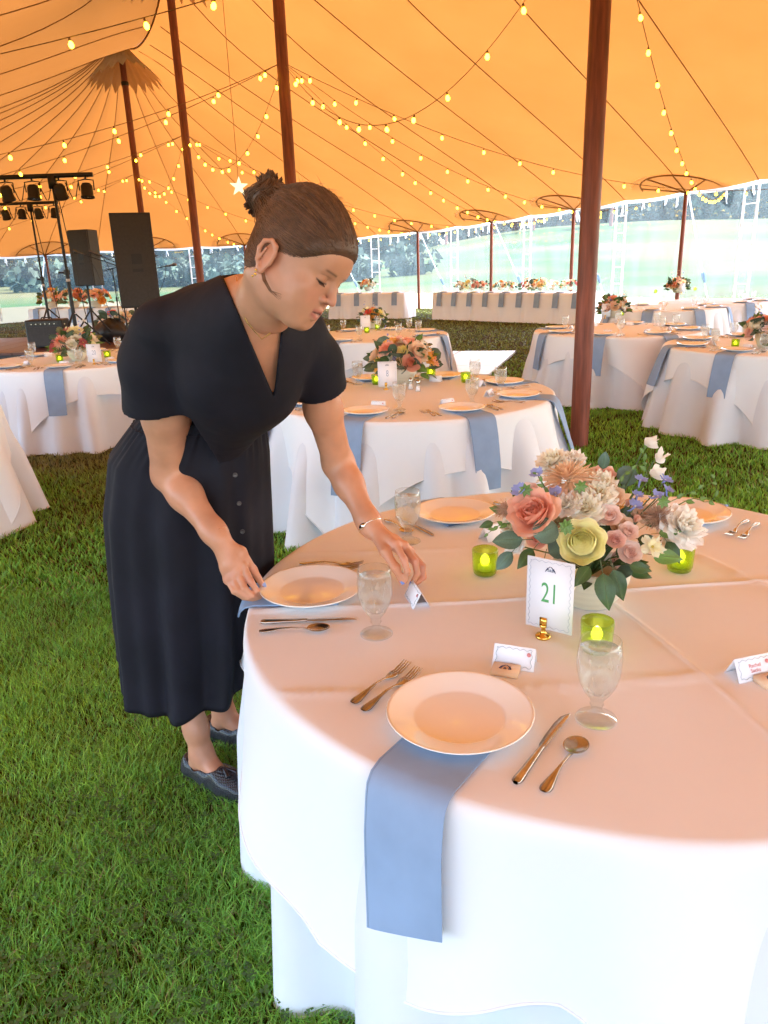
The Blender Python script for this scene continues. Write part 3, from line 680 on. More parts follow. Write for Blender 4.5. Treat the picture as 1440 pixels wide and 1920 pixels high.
def napkin(key, a, w_, r_in, drop, label, lat=0., flare=.11, skew=0., over=.034, shift=0.):
    """folded napkin lying under the plate and hanging over the edge, 4 cm clear folds"""
    cx, cy, R, _ = TABLES[key]; e_r = np.array([math.cos(a), math.sin(a)]); e_t = np.array([-e_r[1], e_r[0]])
    mb = MB(); T_ = []; wv = np.linspace(-w_/2, w_/2, 11); rows = [(t_, 0) for t_ in np.linspace(0, 1, 8)]+[(1, d) for d in (.006, .018, .035, .06, .09, .13, .18, .23, .29, .35, .42, .5) if d < drop]+[(1, drop)]
    rprev = None; rm = {}
    for (t_, d) in rows:
        row = []
        for xi, x in enumerate(wv):
            xx = (x+lat)*(1-.06*min(1, d/.3))+shift*d; redge = math.sqrt(max((R+.012)**2-xx*xx, .01))
            if d == 0: rr = r_in+(redge-r_in)*t_; zz = TH+.0075
            else:
                dd = d*(1-skew*x/w_*.25); aa = a+math.atan2(xx, redge); zz = TH+.0075-dd
                c_ = cloth_r(key, aa, zz); rr = math.sqrt(max(c_*c_-xx*xx, .01))+.010+.014*min(1, d/.1)
                rr = max(rr, rm.get(xi, 0)-.004); rm[xi] = rr
            p = np.array([cx, cy])+e_r*rr+e_t*xx; row.append([p[0], p[1], zz])
        T_.append(row)
    T_ = np.array(T_)
    for i in range(9, len(T_)): # cloth hangs straight: relax across the width
        T_[i, :, :2] = (T_[i, :, :2]+np.linspace(0, 1, 11)[:, None]*(T_[i, -1, :2]-T_[i, 0, :2])+T_[i, 0, :2]+e_r*.004)/2
    T_ = np.array(T_); nrm = np.zeros_like(T_)
    gu = np.gradient(T_, axis=0); gv = np.gradient(T_, axis=1); N_ = np.cross(gv, gu); N_ /= np.maximum(np.linalg.norm(N_, axis=-1, keepdims=True), 1e-9)
    if N_[0, 4, 2] < 0: N_ = -N_
    for lay in range(3):        # three visible fold layers
        o_ = T_+N_*(.0022*lay); o_[:, :, :2] += (e_t*.0015*lay)[None, None]
        mb.grid(o_); 
    rim_ = np.concatenate([T_[:, 0], T_[-1, 1:], T_[::-1, -1][1:]]); rim2 = np.concatenate([(T_+N_*.0044)[:, 0], (T_+N_*.0044)[-1, 1:], (T_+N_*.0044)[::-1, -1][1:]])
    mb.grid(np.array([rim_, rim2])); mb.tube((rim_+rim2)/2, .0026, 6)
    o = mb.obj('napkin', M['napkin']); tag(o, label, 'napkin', 'dusty blue napkins'); return o
def setting(key, a, seat, near=False, full=True, plate_r=.705, glass=True, card=True, nap=True, drop=.40, lat=0., jit=True, cut=True):
    cx, cy, R, ph = TABLES[key]; sc = R/.885; e_r = np.array([math.cos(a), math.sin(a)]); d = -e_r; rt = np.array([d[1], -d[0]]); yaw = math.atan2(d[1], d[0])-pi/2
    def pos(inw, right, z=TH+.0045):
        p = np.array([cx, cy])+e_r*(plate_r*sc-inw)+rt*right; return (float(p[0]), float(p[1]), z)
    w_ = f"at {seat} seat, table {ph}"
    o = link('plate', ME['plate'], loc=pos(0, 0, TH+.0105)); tag(o, f"white plate {w_}", 'plate', 'white dinner plates')
    if nap: napkin(key, a, .165, plate_r*sc-.10, drop, f"blue napkin {w_}", lat)
    j = rnd.uniform(-.06, .06) if jit else 0
    if cut:
        for nm, r_, inw, dy in (('fork', -.178, -.085, 0), ('fork', -.212, -.075, 0), ('knife', .172, -.115, 0), ('spoon', .208, -.105, 0)):
            if not full and nm == 'fork' and r_ < -.2: continue
            l_ = {'fork': 'dinner fork' if r_ > -.2 else 'outer fork', 'knife': 'table knife', 'spoon': 'round soup spoon'}[nm]
            o = link(nm, ME[nm], loc=pos(inw, r_), rz=yaw+j+rnd.uniform(-.03, .03)); tag(o, f"{l_} {w_}", nm, f"steel {nm}s")
    if glass:
        gx = pos(.13 if near else .15, .215 if near else .15)
        e = thing('water_glass', f"stemmed glass of iced water {w_}", 'glass', gx, 0, 'stemmed water glasses')
        link('goblet', ME['tgob'], e); link('ice_water', ME['ice'], e)
    if card: place_card(pos(.185, .0, TH+.0045), yaw+rnd.uniform(-.15, .15), f"folded white place card {w_}")
SEATS = {'front': -90, 'front left': -135, 'left': 180, 'back left': 135, 'back': 90, 'back right': 45, 'right': 0, 'front right': -45}
# ---- near table, set by hand
c21 = np.array(NC)
def ang(p): return math.atan2(p[1]-c21[1], p[0]-c21[0])
S1 = at(862, 1340, TH+.02)[:2]; S2 = at(585, 1104, TH+.02)[:2]; S3 = at(853, 962, TH+.02)[:2]; S4 = at(1285, 962, TH+.02)[:2]; S5 = np.array([1.02, 1.14])
def near_set(P, seat, gpos, cpos, cyaw, words=None, drop=.42, lat=0., favor=True, extra=''):
    a = ang(P); e_r = np.array([math.cos(a), math.sin(a)]); d = -e_r; rt = np.array([d[1], -d[0]]); yaw = math.atan2(d[1], d[0])-pi/2; w_ = f"at the {seat} seat of table 21"
    r0 = np.linalg.norm(P-c21)
    o = link('plate', ME['plate'], loc=(P[0], P[1], TH+.0125)); tag(o, f"white rimmed dinner plate {w_}{extra}", 'plate', 'white dinner plates')
    napkin('T21', a, .148, r0-.075, drop, f"folded blue napkin under the plate {w_}", lat, flare=.10, over=.040, shift=.10, skew=.7)
    def pos(out, right): p = np.array(P)+e_r*out+rt*right; return (float(p[0]), float(p[1]), TH+.0048)
    for nm, r_, out, l_ in (('fork', -.172, .072, 'inner fork'), ('fork', -.205, .062, 'outer fork'), ('knife', .165, .105, 'table knife'), ('spoon', .212, .100, 'round soup spoon')):
        o = link(nm, ME[nm], loc=pos(out, r_), rz=yaw+(-.04 if nm == 'fork' else .03)+rnd.uniform(-.03, .03)); tag(o, f"{l_} {w_}", nm, f"steel {nm}s")
    if gpos is not None:
        e = thing('water_glass', f"large stemmed glass of iced water {w_}", 'glass', (gpos[0], gpos[1], TH+.0045), 0, 'stemmed water glasses'); link('goblet', ME['tgob'], e); link('ice_water', ME['ice'], e)
    if cpos is not None: place_card((cpos[0], cpos[1], TH+.0045), cyaw, f"folded white place card {w_}", words)
    if favor and cpos is not None:
        q = np.array(cpos[:2])+e_r*.043; favor_box((q[0], q[1], TH+.0045), cyaw, f"small peach favor box beside the place card {w_}")
near_set(S1, 'front left', at(1117, 1352, TH), at(965, 1248, TH+.0), -.38, drop=.25, lat=.018, extra=' facing the camera')
near_set(S2, 'left', at(706, 1192, TH), at(782, 1130, TH), -1.35, None, drop=.03, favor=False, extra=' held by the woman')
near_set(S3, 'back left', at(766, 1018, TH), at(925, 1010, TH), -2.5, favor=False, extra=' beyond the glass')
near_set(S4, 'back right', None, None, 0, extra=' behind the flowers')
near_set(S5, 'right', None, at(1405, 1268, TH), .28, NAMEA, extra=' mostly out of view')
# the other tables
def dir_set(key, seats, **k):
    for s_ in seats: setting(key, rad(SEATS[s_]+k.get('off', 0)), s_, **{q: v for q, v in k.items() if q != 'off'})
dir_set('T8', ['front', 'front left', 'left', 'back left', 'back', 'back right', 'right', 'front right'], off=22)
dir_set('T20', ['front', 'front left', 'back left', 'back', 'back right', 'right', 'front right'], off=8)
dir_set('TR', ['front', 'front left', 'left', 'back left', 'back'], off=-4, drop=.36)
dir_set('TP', list(SEATS), off=15, full=False)
dir_set('TM', list(SEATS), off=20, full=False, card=False)
dir_set('TB', ['front', 'front left', 'left', 'right', 'back', 'front right'], off=10, cut=False, card=False)
dir_set('TL', ['right'], off=0, cut=False, card=False, glass=False) if False else None
dir_set('TW', ['front', 'right', 'front right'], off=10, cut=False, card=False)

# votives
def candle(p, label):
    e = thing('votive_candle', label, 'candle', (float(p[0]), float(p[1]), TH+.0045), rnd.random()*3, 'green glass votive candles')
    link('votive_glass', ME['vot'], e); link('tealight', ME['wax'], e); link('flame', ME['flame'], e)
candle(at(909, 1078, TH), 'green hobnail votive left of the numbered card on the near table')
candle(at(1273, 1072, TH), 'green hobnail votive right of the flower bowl on the near table')
candle(at(1117, 1222, TH), 'green hobnail votive behind the front water glass')
for px, py, l in ((873, 718, 'right of the flowers on the middle table'), (808, 708, 'under the flowers at their right on the middle table'), (706, 722, 'hidden behind the number card of the middle table'),
                  (113, 680, 'left of the flower bowl on table 20'), (202, 672, 'right of the number card on table 20'),
                  (1166, 592, 'beside the flowers on the table behind the thick pole'), (1378, 652, 'on the table at the right edge, near its flowers'),
                  (688, 625, 'in front of the card on the table beyond the woman\'s face'), (708, 618, 'right of the vase on the table beyond the woman\'s face'),
                  (1229, 550, 'left of the flowers on the far right table'), (1303, 545, 'right of the flowers on the far right table')):
    q = at(px, py, TH); candle(q, f"small green votive {l}")

# number cards on brass feet
def number_card(p, yaw, txt, m, label, w_=.11, h_=.17, sz=.068, detail=True):
    e = thing('table_number', label, 'table number', (float(p[0]), float(p[1]), TH+.0045), yaw)
    MB().lathe([(0, 0), (.017, 0), (.018, .003), (.016, .007), (.010, .009), (.006, .014), (.0045, .022), (.008, .026), (.008, .03), (.005, .034), (0, .036)], 24).obj('brass_foot', M['gold'], e)
    MB().box((0, -.003, .04), (.008, .0015, .010)).box((0, .003, .04), (.008, .0015, .010)).box((0, 0, .031), (.008, .0045, .002)).obj('clip', M['gold'], e)
    MB().box((0.012, 0, .022+h_/2), (w_/2, .0007, h_/2)).obj('card', M['paper'], e)
    Mx = Matrix.Translation((.012, -.0009, .022+h_/2))@Matrix.Rotation(pi/2, 4, 'X')
    if txt: t_ = link('lettering', text_mesh(txt, sz, m, sx=.62), e); t_.matrix_local = Mx@Matrix.Translation((0, .002, 0))
    c = link('crest', crest(.014), e); c.matrix_local = Mx@Matrix.Translation((0, h_*.36, 0))
    s_ = link('lettering', text_mesh('S&B', .009, M['blueink']), e); s_.matrix_local = Mx@Matrix.Translation((0, h_*.345, 0))
    wv = link('wavy_border', wavy(w_*.86, h_*.92, .0018, M['paleink'], .0003), e); wv.matrix_local = Mx
number_card(at(1018, 1198, TH), -.62, '21', M['greenink'], 'tall white card numbered 21 in green on a brass foot')
number_card(at(724, 732, TH), 0.0, '8', M['paleink'], 'white number card 8 standing before the middle table\'s flowers', .13, .17, .06)
number_card(at(177, 684, TH), .1, '20', M['paleink'], 'white number card 20 right of the left table\'s bowl', .13, .17, .06)
number_card(at(1134, 598, TH), .1, '', M['paleink'], 'white table card in front of flowers behind the thick pole', .13, .18, .05)
number_card(at(1277, 552, TH), .1, '', M['paleink'], 'white table card in front of the far right table\'s flowers', .13, .2, .05)
number_card(at(684, 622, TH), .1, '', M['paleink'], 'white table card on the table beyond the woman\'s face', .13, .18, .05)
# salt and pepper shakers
def shaker(p, label):
    e = thing('salt_shaker', label, 'shaker', (float(p[0]), float(p[1]), TH+.0045))
    MB().lathe([(0, 0), (.016, 0), (.018, .004), (.015, .03), (.012, .055)], 16).obj('glass_body', M['tglass'], e)
    MB().lathe([(0, .002), (.014, .003), (.012, .035), (0, .036)], 16).obj('salt', M['paper'], e)
    MB().lathe([(.013, .052), (.014, .056), (.013, .07), (.008, .077), (0, .079)], 16).obj('steel_cap', M['steel'], e)
shaker(at(784, 735, TH), 'salt shaker right of the bowl on the middle table'); shaker(at(770, 731, TH), 'pepper shaker touching the bowl on the middle table')

# long draped tables
def long_table(p0, p1, depth, label, naps, seed):
    p0 = np.array(p0[:2]); p1 = np.array(p1[:2]); d = p1-p0; L = np.linalg.norm(d); d /= L; nb = np.array([-d[1], d[0]]); yaw = math.atan2(d[1], d[0])
    if nb[1] < 0: nb = -nb
    c = (p0+p1)/2+nb*depth/2
    # cloth outline as a rounded rectangle loop
    n = 220; per = 2*(L+depth); loop = []; nrm = []
    for i in range(n):
        s_ = i/n*per
        if s_ < L: q = (s_-L/2, -depth/2); m_ = (0, -1)
        elif s_ < L+depth: q = (L/2, s_-L-depth/2); m_ = (1, 0)
        elif s_ < 2*L+depth: q = (L/2-(s_-L-depth), depth/2); m_ = (0, 1)
        else: q = (-L/2, depth/2-(s_-2*L-depth)); m_ = (-1, 0)
        loop.append(q); nrm.append(m_)
    loop = np.array(loop); nrm = np.array(nrm); th, f = smoothrand(n, seed, [(13, 1), (21, .8), (34, .7), (47, .4)]); f /= np.abs(f).max()
    P = [np.column_stack([loop*0, np.full(n, TH)]), np.column_stack([loop*.97, np.full(n, TH)])]
    for v in np.linspace(0, 1, 12):
        o_ = .01+.05*v+.05*f*v; P.append(np.column_stack([loop+nrm*o_[:, None], np.full(n, TH-.006-(TH-.015)*v)]))
    mb = MB(); mb.grid(np.array(P), True); o = mb.obj('draped_cloth', M['linen']); o.location = (c[0], c[1], 0); o.rotation_euler = (0, 0, yaw)
    tag(o, f"white floor length cloth over {label}", 'tablecloth', 'cloths over the long tables')
    t = thing('long_table', f"straight banquet table under {label}", 'table', (c[0], c[1], 0), yaw, 'straight tables along the far wall')
    MB().box((0, 0, TH-.025), (L/2-.02, depth/2-.02, .012)).obj('tabletop', M['stage'], t)
    for sx in (-1, 1):
        for sy in (-1, 1): MB().tube([(sx*(L/2-.15), sy*(depth/2-.1), 0), (sx*(L/2-.15), sy*(depth/2-.1), TH-.04)], .015, 6).obj('leg', M['black'], t)
    for i in range(naps):
        f_ = (i+.5)/naps; x = (f_-.5)*L; mb = MB(); w_ = .17; Q = []
        for (yy, zz) in [(depth/2-.35, TH+.006), (0.06-.0+.0, TH+.006)]: pass
        for yy, zz in [(-depth/2+.22, TH+.007), (-depth/2+.02, TH+.007), (-depth/2-.012, TH+.002), (-depth/2-.045, TH-.03), (-depth/2-.06, TH-.15), (-depth/2-.085, TH-.36)]:
            Q.append([(x-w_/2+.0, yy, zz), (x-w_/6, yy-.002, zz+.002), (x+w_/6, yy-.002, zz+.002), (x+w_/2, yy, zz)])
        Q = np.array(Q); mb.grid(Q); mb.grid(Q+np.array([.0, -.006, .004])); e_ = np.concatenate([Q[:, 0], Q[-1, 1:], Q[::-1, -1][1:]]); mb.grid(np.array([e_, e_+np.array([0, -.006, .004])]))
        o = mb.obj('napkin', M['napkin']); o.location = (c[0], c[1], 0); o.rotation_euler = (0, 0, yaw)
        tag(o, f"{nth(i)} blue napkin, {label}", 'napkin', 'dusty blue napkins')
        q = c+d*x-nb*(depth/2-.16)
        pl = link('plate', ME['plate'], loc=(float(q[0]), float(q[1]), TH+.011)); tag(pl, f"{nth(i)} white plate, {label}", 'plate', 'white dinner plates')
    return c, d, nb, L
HT = long_table(at(812, 549, TH), at(1100, 550, TH), .8, 'the long head table left of the thick pole', 9, 21)
LT1 = long_table(at(618, 552, TH), at(758, 549, TH), 1.0, 'the straight table behind the woman\'s nose', 4, 22)
LT2 = long_table(at(52, 580, TH), at(222, 577, TH), .9, 'the straight table behind the light stands', 5, 23)
# dance floor
mb = MB(); dc = at(905, 672, 0); 
def slab(name, pts, z0, z1, m, **k):
    P = np.array(pts); mb = MB(); mb.add([(x, y, z1) for x, y in P]+[(x, y, z0) for x, y in P], [[0, 1, 2, 3], [7, 6, 5, 4]]+[[i, i+4, (i+1) % 4+4, (i+1) % 4] for i in range(4)])
    return mb.obj(name, m, smooth=False, **k)
q = [at(968, 662, 0)[:2], at(845, 650, 0)[:2]]
fc = thing('dance_floor', 'shiny white dance floor panels laid on the grass beyond the middle table', 'dance floor', (0, 0, 0))
o0 = at(968, 662, 0)[:2]; ux = np.array([-.97, .25]); uy = np.array([-.3, -.95]); 
for i in range(4):
    for j in range(3):
        a = o0+ux*(i*1.0)+uy*(j*1.0); P = [a+ux*.01+uy*.01, a+ux*.99+uy*.01, a+ux*.99+uy*.99, a+ux*.01+uy*.99]
        slab('floor_panel', P, .005, .045, M['floorwhite'], parent=fc)
# ================================================================ FLOWERS
def frame(axis):
    a = unit(axis); r = np.cross(a, (0.3, .2, 1)) if abs(a[2]) < .9 else np.cross(a, (1, 0, 0)); r = unit(r); return np.column_stack([r, np.cross(a, r), a])
def petal_grid(L, W, e0, curl, cup, r0, z0, phi, ruf, seed, point=False, nu=5, nv=6):
    r_ = np.random.RandomState(seed % 100000); P = np.zeros((nv, nu, 3)); r = r0; z = z0; e = e0; ph = r_.rand()*6
    for i in range(nv):
        v = i/(nv-1); wv = W*((v+.04)**.55)*(1-(.98 if point else .55)*v**(1.6 if point else 6))
        for j in range(nu):
            u = -1+2*j/(nu-1); x = u*wv; wob = ruf*v*v*math.sin(u*4+ph+v*3)
            ang_ = x/max(r+L*.35, 1e-4); rr = r-cup*u*u*wv+wob*.6; zz = z+cup*.6*u*u*wv*math.cos(e)+wob-(.12*L*v**5*u*u if not point else 0)
            P[i, j] = (rr*math.cos(phi)-x*math.sin(phi), rr*math.sin(phi)+x*math.cos(phi), zz)
        e = e0+curl*v; r += L/(nv-1)*math.cos(e); z += L/(nv-1)*math.sin(e)
    return P
def flower_mesh(kind, R, cin, cout, seed):
    mb = MB(); r_ = random.Random(seed); cin = np.array(cin); cout = np.array(cout)
    def addp(P, f, dk=1.0):
        nv, nu = P.shape[:2]; v = np.linspace(0, 1, nv)[:, None, None]; c = cin*(1-f)+cout*f; c = c*(.90+.12*v)*(1+.06*(r_.random()-.5))*dk
        mb.grid(P, col=np.broadcast_to(c, (nv, nu, 3)))
    if kind == 'rose':
        for li in range(7):
            n = (3, 3, 4, 5, 5, 6, 6)[li]; e0 = 1.35-.19*li; cu = .75+.10*li-(.45 if li > 4 else 0)
            for k in range(n): addp(petal_grid(R*(.50+.115*li), R*(.22+.10*li), e0+r_.uniform(-.05, .05), cu, .40, R*.04, -.42*R, 2*pi*k/n+li*.75+r_.uniform(-.15, .15), .03*R, r_.randrange(9999)), li/6)
    elif kind == 'peony':
        for li in range(9):
            n = 5+li//3; e0 = 1.4-.13*li; cu = .6+.07*li-(.5 if li > 6 else 0)
            for k in range(n): addp(petal_grid(R*(.55+.085*li), R*(.24+.06*li), e0+r_.uniform(-.18, .18), cu+r_.uniform(-.2, .2), .3, R*.05, -.42*R, 2*pi*k/n+li*.6+r_.uniform(-.4, .4), .07*R, r_.randrange(9999)), li/8)
    elif kind == 'ranunculus':
        for li in range(11):
            n = 4+li//3; e0 = 1.45-.125*li; cu = 1.15+.05*li-(.5 if li > 8 else 0)
            for k in range(n): addp(petal_grid(R*(.46+.082*li), R*(.20+.055*li), e0, cu, .5, R*.03, -.45*R, 2*pi*k/n+li*.9, .02*R, r_.randrange(9999)), li/10)
    elif kind == 'ruffled':
        for li in range(7):
            n = 5+li//2; e0 = 1.35-.2*li; cu = .35+.05*li-(.4 if li > 4 else 0)
            for k in range(n): addp(petal_grid(R*(.52+.09*li), R*(.32+.05*li), e0+r_.uniform(-.2, .2), cu+r_.uniform(-.2, .2), .1, R*.04, -.3*R, 2*pi*k/n+li*.5+r_.uniform(-.3, .3), .13*R, r_.randrange(9999), nu=9), li/6)
    elif kind == 'dahlia':
        for li in range(8):
            n = 7+2*li; e0 = 1.5-.2*li; L = R*(.35+.085*li)
            for k in range(n): addp(petal_grid(L, .15*R, e0+r_.uniform(-.12, .12), -.1-.05*li, .45, R*.04*li, -.045*R*li, 2*pi*k/n+li*.4+r_.uniform(-.1, .1), .03*R, r_.randrange(9999), True, nu=4), li/7)
    elif kind == 'open':
        for k in range(5): addp(petal_grid(R, .48*R, .45+r_.uniform(-.2, .2), -.5, .1, .02*R, 0, 2*pi*k/5+r_.uniform(-.1, .1), .14*R, r_.randrange(9999), nu=7), 1)
        for k in range(5): addp(petal_grid(R*.7, .32*R, .9, -.4, .1, .02*R, 0, 2*pi*k/5+.6, .1*R, r_.randrange(9999)), .5)
        mb.lathe([(0, .25*R), (.09*R, .2*R), (.1*R, .1*R), (0, .0)], 8, col=(.75, .65, .15))
    elif kind == 'delphinium':
        for k in range(5): addp(petal_grid(R, .62*R, .6, -.2, .2, .02*R, 0, 2*pi*k/5+.1, .12*R, r_.randrange(9999), nu=4, nv=4), 1)
        mb.tube([(0, 0, 0), (-.4*R, 0, -.5*R), (-.9*R, 0, -.5*R)], [.16*R, .12*R, .03*R], 5, col=cout); mb.lathe([(0, .3*R), (.12*R, .2*R), (.1*R, 0)], 6, col=(.85, .88, .9))
    elif kind == 'sweetpea':
        for k in range(2): addp(petal_grid(R*1.3, .85*R, 1.2, .5, -.15, .0, 0, pi*k*.9+.2, .18*R, r_.randrange(9999), nu=7), 1)
        for k in range(3): addp(petal_grid(R*.7, .4*R, 1.1-.3*k, .5, .3, .0, 0, 2*k+1, .1*R, r_.randrange(9999)), .6)
    elif kind == 'bud':
        for k in range(4): addp(petal_grid(R*1.2, .6*R, 1.35, .8, .4, .15*R, -.3*R, 2*pi*k/4, 0, r_.randrange(9999), nu=4, nv=5), 1)
    return mb.data(kind, M['petal'])
NAMEK = dict(rose='rose', peony='peony', ranunculus='ranunculus', ruffled='lisianthus', dahlia='dahlia', open='cosmos', delphinium='delphinium', sweetpea='sweet_pea', bud='bud')
COL = dict(coral=((.95, .40, .25), (.97, .60, .45)), peach=((.96, .70, .44), (.98, .80, .62)), cream=((.95, .90, .68), (.98, .96, .88)), yellow=((.95, .90, .34), (.98, .96, .58)),
           blush=((.95, .66, .55), (.97, .82, .75)), white=((.95, .92, .80), (.97, .96, .93)), orange=((.95, .48, .08), (.97, .60, .16)), red=((.85, .10, .07), (.92, .25, .18)),
           blue=((.30, .36, .80), (.38, .46, .88)), pink=((.94, .58, .50), (.96, .72, .64)), mauve=((.45, .08, .10), (.6, .18, .18)), paleyel=((.93, .90, .50), (.96, .94, .70)))
FM = {}
def fmesh(kind, col, v=0):
    key = (kind, col, v)
    if key not in FM: me = flower_mesh(kind, 1., *COL[col], abs(hash((len(kind), ord(kind[0]), ord(col[0]), v))) % 9999 if False else (len(kind)*131+ord(kind[0])*17+ord(col[0])*7+v*977)); me.name = NAMEK[kind]; FM[key] = me
    return FM[key]
def put_flower(par, kind, col, p, axis, R, v=0, spin=0.):
    o = link(NAMEK[kind], fmesh(kind, col, v), par); F_ = frame(axis); S = Matrix([[F_[i][j] for j in range(3)] for i in range(3)]).to_4x4()
    o.matrix_local = Matrix.Translation(tuple(p))@S@Matrix.Rotation(spin, 4, 'Z')@Matrix.Scale(R, 4); return o
def leaf_mesh(kind, c=(.07, .13, .05)):
    mb = MB(); nv, nu = 9, 5; P = np.zeros((nv, nu, 3))
    for i in range(nv):
        v = i/(nv-1)
        wv = {'round': .5*math.sqrt(max(0, 1-(2*v-1)**2))+.01, 'oval': .30*math.sin(pi*v**.85)**.8+.01, 'pointed': .27*math.sin(pi*v**.7)+.005}[kind]
        for j in range(nu):
            u = -1+2*j/(nu-1); P[i, j] = (u*wv, v, .10*math.sin(v*2.6)+.10*u*u*wv+.012*math.sin(9*v+u*3))
    cc = np.ones((nv, nu, 3))*np.array(c); cc[:, nu//2] *= 1.5
    mb.grid(P, col=cc); mb.grid(P-np.array([0, 0, .012]), col=cc*.9, flip=True); mb.tube([(0, -.35, -.05), (0, 0, 0), (0, .9, .24)], [.012, .012, .004], 4, col=(.12, .16, .06)); return mb.data('leaf', M['leaf'])
LF = {'round': leaf_mesh('round', (.10, .17, .12)), 'oval': leaf_mesh('oval', (.085, .15, .10)), 'pointed': leaf_mesh('pointed', (.05, .105, .03)), 'light': leaf_mesh('pointed', (.13, .24, .05))}
def put_leaf(par, kind, p, direc, nrm, L):
    d = unit(direc); n = np.asarray(nrm, float); n = unit(n-d*(n@d)); x = np.cross(d, n); o = link('leaf', LF[kind], par)
    S = Matrix([[x[i], d[i], n[i]] for i in range(3)]).to_4x4(); o.matrix_local = Matrix.Translation(tuple(p))@S@Matrix.Scale(L, 4); return o
def bowl_mesh(R=.095, H=.105):
    pr = [(0, 0), (.55, 0), (.60, .02)]+[(.60+.40*math.sin(t*pi/2*1.15), .02+.98*t) for t in np.linspace(.05, 1, 22)]
    pr = [(r*R*(1+(.010 if i % 2 else -.008)), z*H) for i, (r, z) in enumerate(pr)]+[(.93*R, H*1.0), (.88*R, H*.9), (.5*R, H*.2), (0, H*.15)]
    mb = MB(); mb.lathe(pr, 56); return mb.data('ceramic_bowl', M['bowl'])
BOWL = bowl_mesh(); VASE = bowl_mesh(.085, .14)
def stems(par, pts, c0, m=None):
    mb = MB()
    for p in pts:
        p = np.asarray(p); mid = (p+c0)/2+np.array([0, 0, .015]); mb.tube([c0, mid, p], [.0022, .002, .0016], 5, col=(.07, .14, .04))
    mb.obj('stems', M['leaf'], par, kind='stuff')
# ---- the near bowl, flower by flower
bc = at(1112, 1142, TH); bc = np.array([bc[0], bc[1]+.035, TH+.0045])
A = thing('flower_arrangement', 'big loose arrangement with coral peony and yellow ranunculus in a ribbed white bowl', 'flower arrangement', tuple(bc), 0)
link('ceramic_bowl', BOWL, A)
hub = np.array([0, 0, .12]); DM = bc[1]; pts = []
NF = [(1000, 962, -.085, 'peony', 'coral', .052), (1060, 888, .02, 'dahlia', 'peach', .056), (1035, 862, .07, 'ruffled', 'cream', .034), (1082, 925, -.01, 'ruffled', 'cream', .036), (1118, 928, -.03, 'ruffled', 'cream', .040), (1062, 945, -.05, 'ruffled', 'white', .030),
      (1145, 930, -.01, 'rose', 'peach', .030), (1092, 1018, -.13, 'ranunculus', 'yellow', .050), (1142, 967, -.075, 'rose', 'blush', .026), (1154, 1012, -.10, 'rose', 'pink', .021), (1178, 996, -.085, 'rose', 'blush', .021), (1180, 1036, -.10, 'rose', 'blush', .026),
      (1285, 985, -.06, 'ruffled', 'white', .047), (1222, 1026, -.10, 'open', 'paleyel', .026), (1072, 1086, -.15, 'open', 'paleyel', .024), (958, 985, -.05, 'ruffled', 'cream', .024), (963, 1020, -.06, 'ruffled', 'white', .022), (1020, 990, -.10, 'bud', 'pink', .020),
      (1212, 836, .03, 'sweetpea', 'white', .024), (1230, 862, .03, 'sweetpea', 'white', .025), (1222, 893, .03, 'sweetpea', 'cream', .026), (1008, 890, -.03, 'delphinium', 'blue', .017), (975, 922, -.05, 'delphinium', 'blue', .019), (1042, 925, -.05, 'delphinium', 'blue', .016),
      (1200, 902, .0, 'delphinium', 'blue', .016), (1246, 902, .0, 'delphinium', 'blue', .017), (1232, 932, -.02, 'delphinium', 'blue', .018), (1190, 950, -.03, 'delphinium', 'blue', .018), (1250, 920, .01, 'delphinium', 'blue', .015), (1194, 930, -.01, 'delphinium', 'blue', .015),
      (1176, 945, .0, 'bud', 'coral', .015), (1192, 975, -.03, 'bud', 'coral', .017), (1130, 890, .05, 'rose', 'pink', .028), (990, 925, -.0, 'rose', 'blush', .026), (1095, 900, .04, 'ruffled', 'cream', .034), (1120, 965, -.06, 'ruffled', 'white', .026), (1050, 975, -.03, 'ruffled', 'cream', .026),
      (1160, 1050, -.04, 'rose', 'pink', .02), (1020, 880, .08, 'sweetpea', 'cream', .026), (1098, 950, -.06, 'ruffled', 'cream', .036), (1125, 905, .0, 'ruffled', 'cream', .034), (1070, 862, .06, 'ruffled', 'white', .03), (1035, 935, -.02, 'ruffled', 'blush', .032), (1165, 985, -.05, 'rose', 'peach', .026), (1010, 1008, -.07, 'rose', 'coral', .026), (1260, 1005, -.03, 'ruffled', 'cream', .028), (1205, 960, .0, 'ruffled', 'peach', .026)]
camv = np.array([-.35, -1., .5])
for i, (px, py, dy, k, c, R) in enumerate(NF):
    p = ay(px, py, DM+dy)-bc; axis = unit(p-hub)*.75+unit(camv)*(.8 if k in ('ranunculus', 'rose', 'open', 'ruffled', 'peony') else .35)+np.array([0, 0, .25])
    if k == 'sweetpea': axis = np.array([.3, -.6, .5])
    put_flower(A, k, c, p, axis, R*1.16, i % 3, i*1.3); pts.append(p-unit(axis)*R*.35)
stems(A, pts, hub*np.array([1, 1, .6]))
